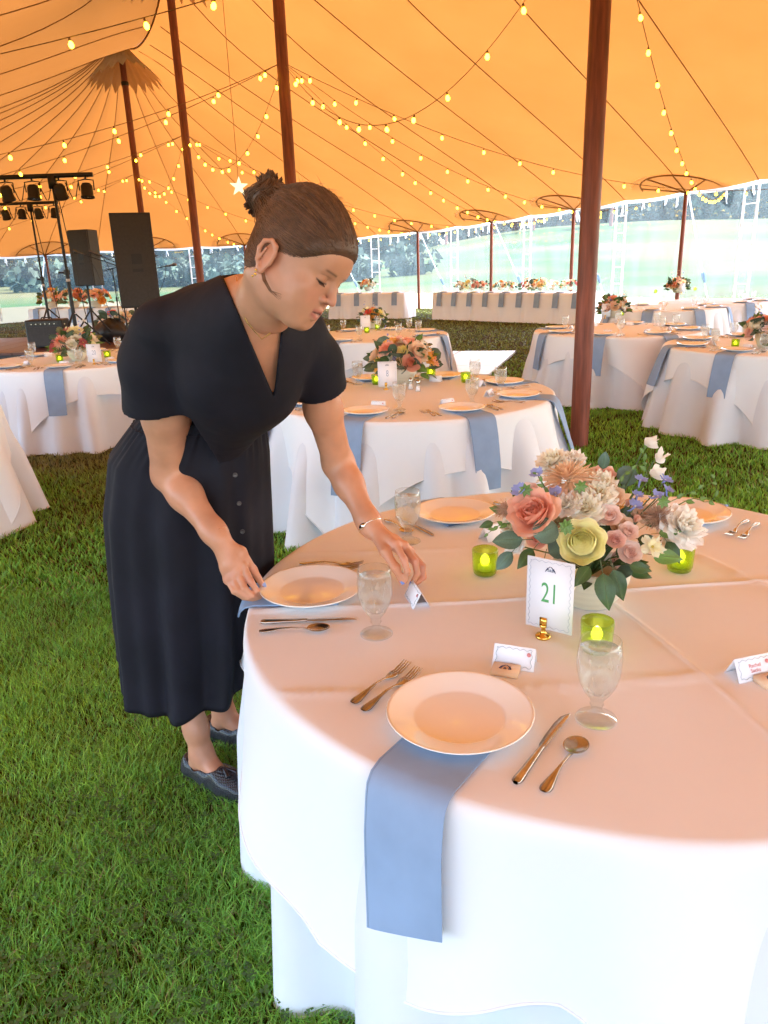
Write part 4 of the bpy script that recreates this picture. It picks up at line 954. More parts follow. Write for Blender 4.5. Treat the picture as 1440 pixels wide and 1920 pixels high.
NLv = [(1045, 985, -.115, 'round', (-.6, -.1, -.25), .060), (980, 1012, -.09, 'oval', (-1, -.1, .0), .072), (1130, 1075, -.16, 'pointed', (.15, -.3, -1), .085), (1150, 1068, -.14, 'pointed', (.25, -.2, -.8), .075), (1105, 1062, -.15, 'pointed', (-.5, -.3, -.5), .06), (960, 1035, -.08, 'oval', (-.7, -.1, -.8), .055), (925, 980, -.05, 'pointed', (-.9, 0, -.3), .035),
       (1222, 1040, -.1, 'light', (1, -.2, -.15), .07), (1250, 1015, -.07, 'pointed', (.5, -.3, -.9), .06), (1020, 1050, -.12, 'pointed', (-.3, -.3, -1), .075), (1000, 1030, -.1, 'pointed', (-.6, -.3, -.6), .06), (1130, 880, .03, 'oval', (.1, 0, 1), .045), (1160, 905, .04, 'round', (.5, 0, .4), .05),
       (1080, 1058, -.12, 'pointed', (-.6, -.2, -.5), .06), (1180, 1060, -.13, 'pointed', (.9, -.3, -.2), .05), (1195, 1010, -.03, 'pointed', (.7, -.1, -.2), .06), (1165, 985, .0, 'round', (.5, .1, .6), .05), (1150, 940, .02, 'pointed', (.4, 0, .7), .05), (1065, 1020, -.06, 'round', (-.4, 0, -.2), .05), (1210, 985, -.02, 'pointed', (.6, 0, .4), .06),
       (985, 945, -.02, 'pointed', (-.6, 0, .6), .05), (945, 960, -.02, 'light', (-.8, -.1, .3), .04), (1115, 1000, -.05, 'pointed', (.2, -.4, -.6), .06), (1235, 1000, -.06, 'light', (.6, -.2, .1), .05)]
for px, py, dy, k, d, L in NLv:
    p = ay(px, py, DM+dy)-bc; put_leaf(A, k, p, d, (-.2+rnd.uniform(-.2, .2), -.9, .55), L)
for i in range(46):     # filler leaves within the body
    th = rnd.uniform(0, 2*pi); el = rnd.uniform(-.1, 1.2); q = np.array([math.cos(th)*math.cos(el)*.105, math.sin(th)*math.cos(el)*.09, .10+.10*math.sin(el)]); put_leaf(A, rnd.choice(['pointed', 'round', 'pointed', 'oval']), q*.85, q-hub*.8+np.array([0, 0, rnd.uniform(-.05, .03)]), (rnd.uniform(-1, 1), -.5, 1), rnd.uniform(.04, .065))
# airy vine tendrils
def tendril(par, pts, nl, ls):
    pts = [np.asarray(p, float) for p in pts]; t = np.linspace(0, 1, 12); k = len(pts)-1
    Q = np.array([[np.interp(x*k, range(k+1), [p[a] for p in pts]) for a in range(3)] for x in t]); Q[1:-1] = (Q[:-2]+Q[1:-1]*2+Q[2:])/4
    MB().tube(Q, np.linspace(.0016, .0006, 12), 5, col=(.12, .22, .05)).obj('tendril', M['leaf'], par)
    for i in range(nl):
        f = .25+.75*i/max(nl-1, 1); j = int(f*11); d = Q[min(j+1, 11)]-Q[max(j-1, 0)]; sd_ = (1 if i % 2 else -1); put_leaf(par, 'light', Q[j], unit(d)+np.array([.3*sd_, 0, .6*sd_]), (-.2, -.9, .5), ls*(1.1-.5*f))
for P_ in ([(1150, 940, .0), (1168, 890, .02), (1205, 868, .03)], [(1215, 960, 0), (1290, 925, -.02), (1335, 905, -.02)], [(1250, 960, 0), (1300, 930, -.02), (1325, 945, -.02), (1345, 930, -.02), (1340, 895, -.02)], [(960, 980, -.05), (935, 985, -.06), (915, 1000, -.06)], [(1215, 900, .03), (1206, 850, .03), (1212, 830, .03)], [(1040, 960, -.04), (1020, 915, -.04), (1008, 890, -.03)]):
    tendril(A, [ay(x, y, DM+d)-bc for x, y, d in P_], 5, .022)
# feathery tan smoke-bush puffs
for (px, py, dy, R, n) in ((1235, 968, -.03, .045, 900), (945, 955, -.03, .03, 400), (915, 985, -.04, .012, 120)):
    c = ay(px, py, DM+dy)-bc; V = []; F = []; k = 0; mb = MB(); r2 = np.random.RandomState(px)
    for i in range(n):
        d = unit(r2.randn(3)); a = c+d*R*(.1+.3*r2.rand()); b = a+unit(d+.6*r2.randn(3))*R*.5*(.4+r2.rand()); s = unit(np.cross(d, r2.randn(3)))*.0006
        V += [a-s, a+s, b+s, b-s]; F.append([k, k+1, k+2, k+3]); k += 4
    mb.add(V, F, (.62, .40, .27)); mb.obj('smoke_bush_puff', M['leaf'], A, kind='stuff')
# green star buds
for (px, py, dy) in ((1060, 985, -.13), (1088, 912, -.05), (1062, 990, -.13), (985, 918, -.06), (1243, 940, -.05)):
    c = ay(px, py, DM+dy)-bc
    for k in range(7): a = k*.9; put_leaf(A, 'light', c, (math.cos(a), -.2, math.sin(a)), (0, -1, .2), .018)

# ---- generic arrangements for the other tables
def arrangement(p, label, seed, S=1., cols=('orange', 'coral', 'cream', 'yellow', 'blush', 'peach'), n=22, nl=58, bowl=BOWL, tall=True, z0=TH+.0045, cat='flower arrangement', bs=1.):
    r_ = random.Random(seed); e = thing('flower_arrangement', label, cat, (float(p[0]), float(p[1]), z0), r_.random()*6, 'flower arrangements on the guest tables')
    b = link('ceramic_bowl', bowl, e); b.scale = (bs, bs, bs); H = .12*bs; pp = []
    kinds = ['rose', 'peony', 'ranunculus', 'ruffled', 'open', 'rose', 'dahlia']
    for i in range(n):
        th = i*2.4+r_.uniform(-.3, .3); el = math.asin(min(1, .02+.98*(i+.5)/n)); q = np.array([math.cos(th)*math.cos(el)*.17*S, math.sin(th)*math.cos(el)*.17*S, H+.13*S*math.sin(el)+.01])*r_.uniform(.88, 1.1)
        put_flower(e, kinds[(i+seed) % 7], cols[(i*5+seed) % len(cols)], q, q-np.array([0, 0, H*.6]), S*r_.uniform(.040, .066), i % 2, r_.random()*6); pp.append(q)
    stems(e, pp, np.array([0, 0, H*.7]))
    for i in range(nl):
        th = r_.uniform(0, 2*pi); el = r_.uniform(-.35, 1.1); q = np.array([math.cos(th)*math.cos(el)*.155*S, math.sin(th)*math.cos(el)*.155*S, H+.12*S*math.sin(el)]); put_leaf(e, r_.choice(['pointed', 'round', 'oval', 'light']), q, q-np.array([0, 0, H])+np.array([0, 0, r_.uniform(-.05, .06)]), (r_.uniform(-1, 1), r_.uniform(-1, 1), .6), S*r_.uniform(.06, .10))
    if tall:    # spikes of small blossoms
        for i in range(5):
            th = r_.uniform(0, 2*pi); top = np.array([math.cos(th)*.14*S, math.sin(th)*.12*S, H+S*r_.uniform(.20, .28)]); base = top*np.array([.5, .5, .0])+np.array([0, 0, H+.05*S])
            for k in range(6):
                f = k/5; put_flower(e, 'bud' if k % 2 else 'open', ('cream', 'paleyel', 'blue', 'cream', 'blush')[i], base*(1-f)+top*f+np.array([r_.uniform(-.012, .012), r_.uniform(-.012, .012), 0]), (math.cos(k*2.), math.sin(k*2.), .5), S*.017*(1.2-.5*f), 0)
    return e
arrangement(at(757, 718, TH), 'coral and orange roses with round leaves in a white bowl, middle table', 3, 1.22, ('cream', 'coral', 'orange', 'peach', 'yellow', 'coral'))
arrangement(at(147, 676, TH), 'cream, yellow and coral flowers in a white bowl on the table numbered 20', 4, 1.2, ('cream', 'coral', 'paleyel', 'mauve', 'cream', 'peach'))
arrangement(at(1150, 596, TH), 'peach and coral flowers hidden partly by the thick red pole', 5, 1.1, ('peach', 'blush', 'coral', 'cream'))
arrangement(at(1432, 652, TH), 'greenery and coral flowers cut off by the right edge', 6, 1.05, ('coral', 'pink', 'cream'), bowl=VASE)
arrangement(at(700, 616, TH), 'orange and red flowers just beyond the woman\'s chin', 7, .95, ('orange', 'red', 'cream', 'yellow'))
arrangement(at(1268, 549, TH), 'peach and coral flowers on the far right table before the field', 8, 1.35, ('peach', 'coral', 'orange', 'cream'))
arrangement(at(690, 546, TH), 'peach flowers on the far straight table behind the woman\'s nose', 9, 1.5, ('peach', 'orange', 'cream'), n=14, nl=26, tall=False, bs=1.3)
for i, (px, l) in enumerate(((100, 'left of the front light stand post'), (140, 'between the light stands and the loudspeaker tripod'), (182, 'behind the loudspeaker tripod'))):
    arrangement(at(px, 577, TH), f"orange and peach flowers far left, {l}", 20+i, 1.9, ('peach', 'orange', 'coral'), n=14, nl=24, tall=False, bs=1.6)
hp = [(865, 546), (884, 546), (906, 546), (938, 546), (959, 546), (992, 546), (1014, 546), (1036, 545), (1068, 545)]
for i, (px, py) in enumerate(hp):
    arrangement(at(px, py-1, TH), f"{nth(i)} small vase of flowers on the long head table", 40+i, [1.1, 1.5, 1.1, 1.2, 1.0, 1.4, 1.6, 1.2, 1.3][i], (('orange', 'cream', 'peach'), ('cream', 'coral', 'yellow'), ('coral', 'peach', 'mauve'))[i % 3], n=9, nl=14, tall=(i in (5, 1)), bs=.8)
arrangement(at(228, 640, .3), 'wild low flowers with one red bloom beside the stage', 60, 2.2, ('cream', 'red', 'peach'), n=10, nl=60, z0=.42, bs=1.2)
# ================================================================ STAGE AND SOUND GEAR
st = thing('stage', 'low red-brown wooden stage at the left behind table 20', 'stage', (0, 0, 0))
c = at(150, 655, .35)
sx0, sx1, sy0, sy1 = -8.3, -3.6, 13.2, 16.6
for i in range(12):
    x0 = sx0+(sx1-sx0)*i/12; MB().box(((x0+(sx1-sx0)/24), (sy0+sy1)/2, .33), ((sx1-sx0)/24-.006, (sy1-sy0)/2, .02)).obj('deck_board', M['stage'], st, smooth=False)
MB().box(((sx0+sx1)/2, sy0+.02, .155), ((sx1-sx0)/2, .02, .15)).obj('front_panel', M['case'], st, smooth=False)
for x in (sx0+.2, (sx0+sx1)/2, sx1-.2): MB().box((x, (sy0+sy1)/2, .15), (.05, (sy1-sy0)/2-.05, .155)).obj('support_frame', M['black'], st, smooth=False)
SZ = .35
wt = thing('dance_floor', 'white slabs added for a patch of light at the left edge before the stage', 'dance floor', (0, 0, 0))  # white slabs put in where only a patch of light lies
for i in range(3): slab('floor_panel', [(-10.6+i*.9, 12.6), (-9.72+i*.9, 12.6), (-9.72+i*.9, 14.6), (-10.6+i*.9, 14.6)], .005, .05, M['floorwhite'], parent=wt)
def par_can(par, x, z, tilt, s=1.):
    mb = MB(); e = MB()
    # yoke
    e.tube([(x-.11*s, 0, z-.20*s), (x-.115*s, 0, z-.06*s), (x, 0, z-.045*s), (x+.115*s, 0, z-.06*s), (x+.11*s, 0, z-.20*s)], .010*s, 6)
    e.tube([(x, 0, z-.045*s), (x, 0, z+.01)], .014*s, 6); o = e.obj('lamp_yoke', M['black'], par)
    ct, s_t = math.cos(tilt), math.sin(tilt); prof = [(0, -.10), (.06, -.10), (.085, -.06), (.09, .08), (.10, .085), (.10, .11), (.088, .11), (.085, .09), (0, .09)]
    th = np.arange(20)*2*pi/20; P = []
    for r, h in prof:
        X = r*np.cos(th)*s; Yl = r*np.sin(th)*s; Z = -h*s+0*th
        P.append(np.stack([x+X, Yl*ct-Z*s_t, z-.20*s+Yl*s_t+Z*ct], -1))
    b = MB(); b.grid(np.array(P), True, flip=True); hsg = b.obj('lamp_housing', M['black'], par)
    l = MB()
    for k in range(7):
        a = k*pi/3; rr = 0 if k == 6 else .05*s; cx_, cy_ = rr*math.cos(a), rr*math.sin(a); zz = -.092*s
        l.tube([(x+cx_, cy_*ct-zz*s_t, z-.2*s+cy_*s_t+zz*ct), (x+cx_, cy_*ct-(zz-.006*s)*s_t, z-.2*s+cy_*s_t+(zz-.006*s)*ct)], .020*s, 8)
    l.obj('lens_cluster', M['lens'], par)
def light_stand(base, H, barw, label, s=1., rz=0., off=0):
    e = thing('light_stand', label, 'light stand', (float(base[0]), float(base[1]), SZ), rz, 'stage light stands')
    MB().tube([(0, 0, .25), (0, 0, H*.45)], .030*s, 10).obj('lower_mast', M['black'], e); MB().tube([(0, 0, H*.42), (0, 0, H)], .022*s, 10).obj('upper_mast', M['black'], e)
    MB().tube([(0, 0, H*.44), (0, 0, H*.47)], .045*s, 10).tube([(0, 0, H*.45), (-.13*s, 0, H*.455)], [.014, .02], 6).obj('clamp_knob', M['black'], e)
    MB().tube([(0, 0, H*.40), (0, 0, H*.405+.03)], .032*s, 10).obj('tape_band', M['white'], e)
    for k in range(3):
        a = k*2.094+.4; MB().tube([(0, 0, .62), (math.cos(a)*.55, math.sin(a)*.55, .015)], .016, 6).tube([(0, 0, .22), (math.cos(a)*.33, math.sin(a)*.33, .25)], .010, 5).obj('leg', M['black'], e)
    MB().box((off, 0, H), (barw/2, .03*s, .03*s)).obj('crossbar', M['black'], e); MB().box((0, 0, H-.09*s), (.05*s, .05*s, .09*s)).obj('head_clamp', M['black'], e)
    for k in range(4): par_can(e, off+barw*(-.42+.28*k), H-.02, .25*(-1) ** k+.15, s)
    mb = MB()
    for k in range(3):
        x0 = off+barw*(-.42+.28*k)+.1*s; x1 = x0+barw*.28-.2*s; t_ = np.linspace(0, 1, 10); mb.tube(np.column_stack([x0+(x1-x0)*t_, 0*t_-.03, H-.10*s-.22*s*np.sin(t_*pi)+.03*np.sin(t_*9)]), .008, 5)
    mb.obj('power_cable', M['black'], e, kind='stuff'); t_ = np.linspace(0, 1, 12)
    MB().tube(np.column_stack([.05+.22*t_, 0*t_-.05, H-.05-(H-.2)*t_]), .008, 5).obj('hanging_cable', M['black'], e)
    return e
Yl = 13.8
b1 = ay(132, 640, Yl); top1 = ay(88, 330, Yl)
light_stand((float(ay(100, 420, Yl)[0]+.10), Yl), float(top1[2])-SZ, 1.62, 'tall black stand with four stage lamps, the nearer and taller one', 1.12, 0, -.12)
Yl2 = 16.0; top2 = ay(55, 381, Yl2)
light_stand((float(ay(72, 480, Yl2)[0]), Yl2), float(top2[2])-SZ, 1.16, 'shorter black stand with four stage lamps further back', .85, 0, -.02)
def speaker(pxl, pxr, pyt, pyb, Y, D, label, yaw, lean=0):
    a = ay((pxl+pxr)/2, pyb, Y); b = ay((pxl+pxr)/2, pyt, Y); w_ = (ay(pxr, pyt, Y)-ay(pxl, pyt, Y))[0]; H = float(b[2]-a[2])
    e = thing('loudspeaker', label, 'loudspeaker', (float((a[0]+b[0])/2), Y, float(a[2])), yaw)
    w2 = w_/2*.92; P = [(-w2, -D*.5), (w2, -D*.5), (w2*.8, D*.5), (-w2*.8, D*.5)]; mb = MB(); V = [(x, y, z) for z in (0, H) for x, y in P]
    mb.add(V, [[3, 2, 1, 0], [4, 5, 6, 7]]+[[i, (i+1) % 4, (i+1) % 4+4, i+4] for i in range(4)]); o = mb.obj('cabinet', M['case'], e, smooth=False); bv = o.modifiers.new('bevel', 'BEVEL'); bv.width = .012; bv.segments = 2
    MB().box((0, -D*.5-.012, H/2), (w2*.94, .01, H*.475)).obj('grille', M['speaker'], e, smooth=False)
    MB().box((0.02, -D*.5-.025, H*.52), (w2*.26, .003, w2*.25)).obj('horn_window', M['black'], e, smooth=False)
    MB().box((0.02, -D*.5-.0245, H*.40), (w2*.26, .003, w2*.08)).obj('badge', M['black'], e, smooth=False)
    for sx in (-1, 1): MB().tube([(sx*(w2+.0), -.03, H*.55), (sx*(w2+.03), 0, H*.55), (sx*(w2+.03), .12, H*.55), (sx*w2, .15, H*.55)], .011, 6).obj('side_handle', M['black'], e)
    return e, a, w_
def tripod(x, Y, ztop, label, spread=.5):
    e = thing('speaker_stand', label, 'stand', (float(x), Y, SZ)); H = ztop-SZ
    MB().tube([(0, 0, .15), (0, 0, H)], .02, 8).obj('pole', M['black'], e); MB().tube([(0, 0, H*.55), (0, 0, H*.62)], .035, 8).obj('collar', M['black'], e)
    for k in range(3):
        a = k*2.094+.9; MB().tube([(0, 0, min(H*.6, .75)), (math.cos(a)*spread, math.sin(a)*spread, .012)], .014, 6).obj('leg', M['black'], e)
e1, a1, w1 = speaker(214, 294, 400, 576, 11.6, .42, 'large black loudspeaker with a square horn beside the woman\'s shoulder', .30); tripod((a1[0]), 11.6+2.2, float(a1[2]), 'black pole stand under the large loudspeaker') if False else None
t1 = thing('speaker_stand', 'black tripod stand holding the large loudspeaker', 'stand', (float(a1[0]), 11.6, 0)); H1 = float(a1[2])
MB().tube([(0, 0, .15), (0, 0, H1)], .022, 8).obj('pole', M['black'], t1); MB().tube([(0, 0, H1*.5), (0, 0, H1*.56)], .04, 8).obj('collar', M['black'], t1)
for k in range(3): a = k*2.094+.6; MB().tube([(0, 0, H1*.52), (math.cos(a)*.55, math.sin(a)*.55, .012)], .015, 6).obj('leg', M['black'], t1)
e2, a2, w2_ = speaker(140, 187, 431, 536, 14.4, .36, 'smaller black loudspeaker on a tripod at the back of the stage', -.25); tripod(a2[0], 14.4, float(a2[2]), 'black tripod stand holding the smaller loudspeaker')
# amplifier case
ac = ay(64, 625, 13.4); e = thing('amplifier_case', 'black amplifier case standing on the stage under the light stands', 'case', (float(ac[0]), 14.0, SZ), .05)
MB().box((0, 0, .26), (.33, .2, .24)).obj('case_body', M['case'], e, smooth=False).modifiers.new('bevel', 'BEVEL').width = .02
MB().box((0, -.205, .22), (.28, .006, .16)).obj('front_grille', M['speaker'], e, smooth=False); MB().box((0, -.207, .43), (.28, .004, .03)).obj('control_strip', M['lens'], e, smooth=False)
for k in range(6): MB().tube([(-.2+.08*k, -.212, .43), (-.2+.08*k, -.225, .43)], .012, 8).obj('knob', M['steel'], e)
MB().tube([(-.1, 0, .5), (-.08, 0, .53), (.08, 0, .53), (.1, 0, .5)], .012, 6).obj('handle', M['black'], e)
for sx in (-1, 1):
    for sy in (-1, 1): MB().tube([(sx*.27, sy*.15, 0), (sx*.27, sy*.15, .022)], .022, 8).obj('rubber_foot', M['black'], e)
def mic(x, Y, H, bx, label, ang_=.5, up=.35):
    e = thing('microphone_stand', label, 'microphone stand', (float(x), Y, SZ), 0, 'microphone stands on the stage'); MB().tube([(0, 0, .0), (0, 0, .012)], .12, 20).obj('round_base', M['black'], e)
    MB().tube([(0, 0, .01), (0, 0, H*.6)], .012, 8).tube([(0, 0, H*.58), (0, 0, H)], .009, 8).obj('pole', M['black'], e); MB().tube([(0, 0, H*.55), (0, 0, H*.61)], .02, 8).obj('clutch', M['black'], e)
    d = np.array([bx*math.cos(ang_), -.1, math.sin(ang_)*up*2]); d = d*1.0; s_ = np.array([0, 0, H])-d*.35; t_ = np.array([0, 0, H])+d*.6
    MB().tube([s_, t_], .008, 6).obj('boom', M['black'], e); MB().tube([t_, t_+unit(d)*.13, t_+unit(d)*.14], [.013, .018, .02], 10).tube([t_+unit(d)*.14, t_+unit(d)*.20], [.027, .022], 12).obj('microphone', M['lens'], e)
    q = np.linspace(0, 1, 12); MB().tube(np.column_stack([t_[0]*(1-q)+.05*np.sin(q*8), -.03+0*q, t_[2]*(1-q)+.02]), .005, 5).obj('cable', M['black'], e)
mic(ay(205, 560, 12.9)[0], 13.6, float(ay(200, 500, 13.6)[2])-SZ, -1, 'microphone stand with boom rising left of the big loudspeaker')
mic(ay(222, 560, 13.3)[0], 14.2, float(ay(215, 505, 14.2)[2])-SZ, -1, 'microphone stand close beside the big loudspeaker', .6)
mic(ay(172, 560, 13.6)[0], 14.9, float(ay(168, 505, 14.9)[2])-SZ, 1, 'microphone stand behind the small loudspeaker', .3)
mic(ay(243, 600, 13.4)[0], 14.0, 1.25, 1, 'short microphone stand between loudspeaker and woman', .2)
# black gear heap (drum hardware bag) beside stands
g = ay(195, 600, 14.6); mb = MB(); th = np.arange(20)*2*pi/20; P = []
for i in range(9):
    v = i/8; r = .34*math.sin(pi*min(v*.8+.2, 1))**.6; P.append(np.stack([(r+.03*np.sin(3*th+i))*np.cos(th), .7*(r+.03*np.cos(4*th))*np.sin(th), .42*v+.02*np.sin(th*3)], -1))
mb.grid(np.array(P), True); o = mb.obj('gear_bag', M['case']); o.location = (float(g[0]), 14.9, SZ); tag(o, 'slumped black gear bag on the stage behind the microphone stands', 'bag')

# ================================================================ STRING LIGHTS
def bulb_mesh():
    mb = MB(); mb.lathe([(0, -.078), (.014, -.074), (.022, -.060), (.024, -.048), (.019, -.034), (.011, -.020), (.0, -.018)], 10, m=0)
    mb.lathe([(.0, -.020), (.011, -.020), (.011, .004), (.005, .012), (0, .012)], 8, m=1); return mb.data('bulb', [M['bulb'], M['wire']])
BUL = bulb_mesh(); nbulb = 0
def strand(p0, p1, sag, label, sp=.62, s=1.):
    global nbulb
    p0 = np.array(p0, float); p1 = np.array(p1, float); L = np.linalg.norm(p1-p0); n = max(4, int(L/sp)); t_ = np.linspace(0, 1, 28)
    P = p0+(p1-p0)*t_[:, None]; P[:, 2] -= sag*4*t_*(1-t_)
    o = thing('string_light', label, 'string light', tuple(p0), 0, 'festoon strings of warm bulbs under the canopy'); MB().tube(P-p0, .004, 4).obj('cord', M['wire'], o)
    for i in range(n):
        f = (i+.5+rnd.uniform(-.12, .12))/n; q = p0+(p1-p0)*f; q[2] -= sag*4*f*(1-f)+.012
        d = unit(q-np.array([0, 0, EYE]))@_f
        b = link('bulb', BUL, o); b.location = tuple(q-p0); b.rotation_euler = (rnd.uniform(-.25, .25), rnd.uniform(-.25, .25), 0); b.scale = (s*.88, s*.88, s*.88)
        nbulb += 1
COLL = [None, ay(523, 117, 11.0)[2], ay(350, 252, 16.)[2], ay(258, 325, 20.7)[2]]
COLL[0] = COLL[1]+.1
CT = [np.array([*POLES[i], COLL[i]]) for i in range(4)]
def eave_pt(k, dz=.12): a, b = rim(k); return np.array([*b, float(canopy(b[0], b[1]))-dz])
pn = ['the thick near pole', 'the pole behind her head', 'the third pole', 'the far peak pole']
for i, sg in ((0, 1.15), (1, .9), (2, .75)): strand(CT[i], CT[i+1], sg, f"string of bulbs drooping between {pn[i]} and {pn[i+1]}", .5)
ek = sorted([(px, k) for px, k, b in EAVE]); right = [q for q in ek if q[0] > 620]; left = [q for q in ek if q[0] <= 620]
def kR(t): return t            # right eave arc parameter at ridge distance t
def kL(t): return 2*TE+pi*WT-t
RN = 'the right-hand eave'; LN = 'the left eave'
cfg = [(0, kR(-1.0), .8, 'overhead strand to the right eave, top right corner'), (0, kR(7.2), .9, 'strand from the thick near pole to the right side poles'),
       (1, kR(3.5), .9, 'strand from behind her head out past the right edge'), (1, kR(9.2), .8, 'strand from the pole behind her head to the fifth side pole'), (1, kR(13), .8, 'strand from the pole behind her head to the third side pole'),
       (2, kR(13.2), .8, 'strand from the third pole down to the right side poles'), (2, kR(17.5), .7, 'strand from the third pole towards the head table'), (3, kR(20.5), .6, 'strand from the far peak pole down to the right'),
       (3, kR(26), .6, 'strand from the far peak pole down behind the woman'), (3, kR(31), .6, 'strand from the far peak pole to the end wall'), (3, kL(16), .6, 'strand from the far peak pole to the far left wall'),
       (3, kL(22), .6, 'strand from the far peak pole low to the left'), (2, kL(14), .8, 'strand from the third pole to the left over the light stands'), (2, kL(9), .8, 'strand from the third pole to the left edge'),
       (1, kL(10), .9, 'strand from the pole behind her head to the far left'), (1, kL(5.5), .9, 'strand from the pole behind her head to the left edge'), (0, kL(6.5), .55, 'nearest strand with large bulbs at the top left corner'), (0, kR(11), .9, 'long strand from the thick pole over the head table')]
for i, k, sg, l in cfg: strand(CT[i], eave_pt(k), sg, l, .62)
# pale star figure
sp = ay(448, 350, 12.5); mb = MB(); P = [];  # bright star-shaped spot built as a glowing solid; cord added
for k in range(10):
    r = .15 if k % 2 == 0 else .06; a = k*pi/5+.25; P.append((r*math.cos(a), 0, r*math.sin(a)))
V = P+[(0, -.05, 0), (0, .05, 0)]; mb.add(V, [[k, (k+1) % 10, 10] for k in range(10)]+[[(k+1) % 10, k, 11] for k in range(10)])
stl = thing('star_figure', 'pale glowing star lantern hanging behind the woman\'s bun', 'figure', tuple(sp)); mb.obj('star_body', M['star'], stl, smooth=False); MB().tube([(0, 0, .1), (0, 0, float(canopy(sp[0], sp[1])-sp[2]))], .004, 4).obj('hanging_cord', M['wire'], stl)
# ================================================================ THE WOMAN (implicit surfaces turned into meshes)
import openvdb
class Vol:
    def __init__(s, lo, hi, h):
        s.lo = np.array(lo, float); s.h = h; s.n = np.ceil((np.array(hi)-s.lo)/h).astype(int)+1; s.a = np.full(s.n, .05, 'f')
    def coords(s, lo, hi):
        i0 = np.clip(np.floor((np.array(lo)-s.lo)/s.h).astype(int), 0, s.n); i1 = np.clip(np.ceil((np.array(hi)-s.lo)/s.h).astype(int)+1, 0, s.n)
        if (i1 <= i0).any(): return None, None
        g = [(s.lo[k]+s.h*np.arange(i0[k], i1[k])).astype('f') for k in range(3)]
        return tuple(slice(a, b) for a, b in zip(i0, i1)), (g[0][:, None, None], g[1][None, :, None], g[2][None, None, :])
    def op(s, fn, lo, hi, k=.0, mode='u'):
        m = max(k, .004)*1.5+.012; sl_, g = s.coords(np.array(lo)-m, np.array(hi)+m)
        if sl_ is None: return
        d = fn(*g); a = s.a[sl_]
        if mode == 'u':
            if k > 0: h_ = np.clip(k-np.abs(a-d), 0, None)/k; s.a[sl_] = np.minimum(a, d)-h_*h_*k*.25
            else: s.a[sl_] = np.minimum(a, d)
        elif mode == 's':
            d = -d
            if k > 0: h_ = np.clip(k-np.abs(a-d), 0, None)/k; s.a[sl_] = np.maximum(a, d)+h_*h_*k*.25
            else: s.a[sl_] = np.maximum(a, d)
    def cap(s, a, b, ra, rb, k=.01, mode='u'):
        a = np.asarray(a, float); b = np.asarray(b, float); ab = b-a; L2 = max(float(ab@ab), 1e-9); r = max(ra, rb)
        def fn(x, y, z):
            t = np.clip(((x-a[0])*ab[0]+(y-a[1])*ab[1]+(z-a[2])*ab[2])/L2, 0, 1)
            return np.sqrt((x-a[0]-t*ab[0])**2+(y-a[1]-t*ab[1])**2+(z-a[2]-t*ab[2])**2)-(ra+(rb-ra)*t)
        s.op(fn, np.minimum(a, b)-r, np.maximum(a, b)+r, k, mode)
    def chain(s, pts, rs, k=.01, mode='u'):
        for i in range(len(pts)-1): s.cap(pts[i], pts[i+1], rs[i], rs[i+1], k if i else k, mode)
    def ell(s, c, r, R=None, k=.01, mode='u'):
        c = np.asarray(c, float); r = np.asarray(r, float); R = np.eye(3) if R is None else np.asarray(R); m = r.max()
        def fn(x, y, z):
            X = x-c[0]; Y = y-c[1]; Z = z-c[2]
            p = [R[0, i]*X+R[1, i]*Y+R[2, i]*Z for i in range(3)]
            k0 = np.sqrt(sum((p[i]/r[i])**2 for i in range(3)))+1e-6; k1 = np.sqrt(sum((p[i]/r[i]**2)**2 for i in range(3)))+1e-6
            return k0*(k0-1)/k1
        s.op(fn, c-m, c+m, k, mode)
    def half(s, n, c, lo, hi, k=0., extra=None):       # remove the side n.p > c (optionally combined)
        n = unit(n)
        def fn(x, y, z): return -(n[0]*x+n[1]*y+n[2]*z-c)
        s.op(fn, lo, hi, k, 's')
    def mesh(s, iters=1):
        g = openvdb.FloatGrid(.05); g.copyFromArray(np.ascontiguousarray(s.a)); pts, tri, quads = g.convertToPolygons(isovalue=0., adaptivity=0.)
        V = np.array(pts)*s.h+s.lo; return V, np.array(tri, int).reshape(-1, 3), np.array(quads, int).reshape(-1, 4)
def add_vol(mb, v, col):
    V, t_, q = v.mesh(); c = col(V) if callable(col) else col
    base = mb.n; mb.add(V, q[:, ::-1] if False else q, c)
    if len(t_): mb.f.append(t_+base); mb.mi.append(np.zeros(len(t_), int))
def Rm(x, y, z): return np.column_stack([unit(x), unit(y), unit(z)])
W = thing('person', 'woman with brown hair in a bun, black short-sleeved dress, leaning to set the table', 'person', (0, 0, 0))
M['skin'] = mat('skin', (1, 1, 1), .43, vary=.07, vs=22, attr=True, sss=.12, bump=.05, bs=300, bd=.001)
M['dress'] = mat('black_crepe', (.0085, .008, .015), .8, vary=.15, vs=6, bump=.3, bs=200, bd=.001, spec=.3, wr=.7)
M['hair'] = mat('brown_hair', (1, 1, 1), .5, vary=.2, vs=60, attr=True, bump=.15, bs=220, bd=.001)
M['leather'] = mat('woven_black_leather', (.012, .013, .020), .32, vary=.2, vs=60, coat=.25)
M['nail'] = mat('periwinkle_nail_polish', (.16, .24, .55), .2, vary=.02, coat=.5)
SK = np.array([.60, .30, .18])
def sk(tint=(1, 1, 1)): return SK*np.array(tint)
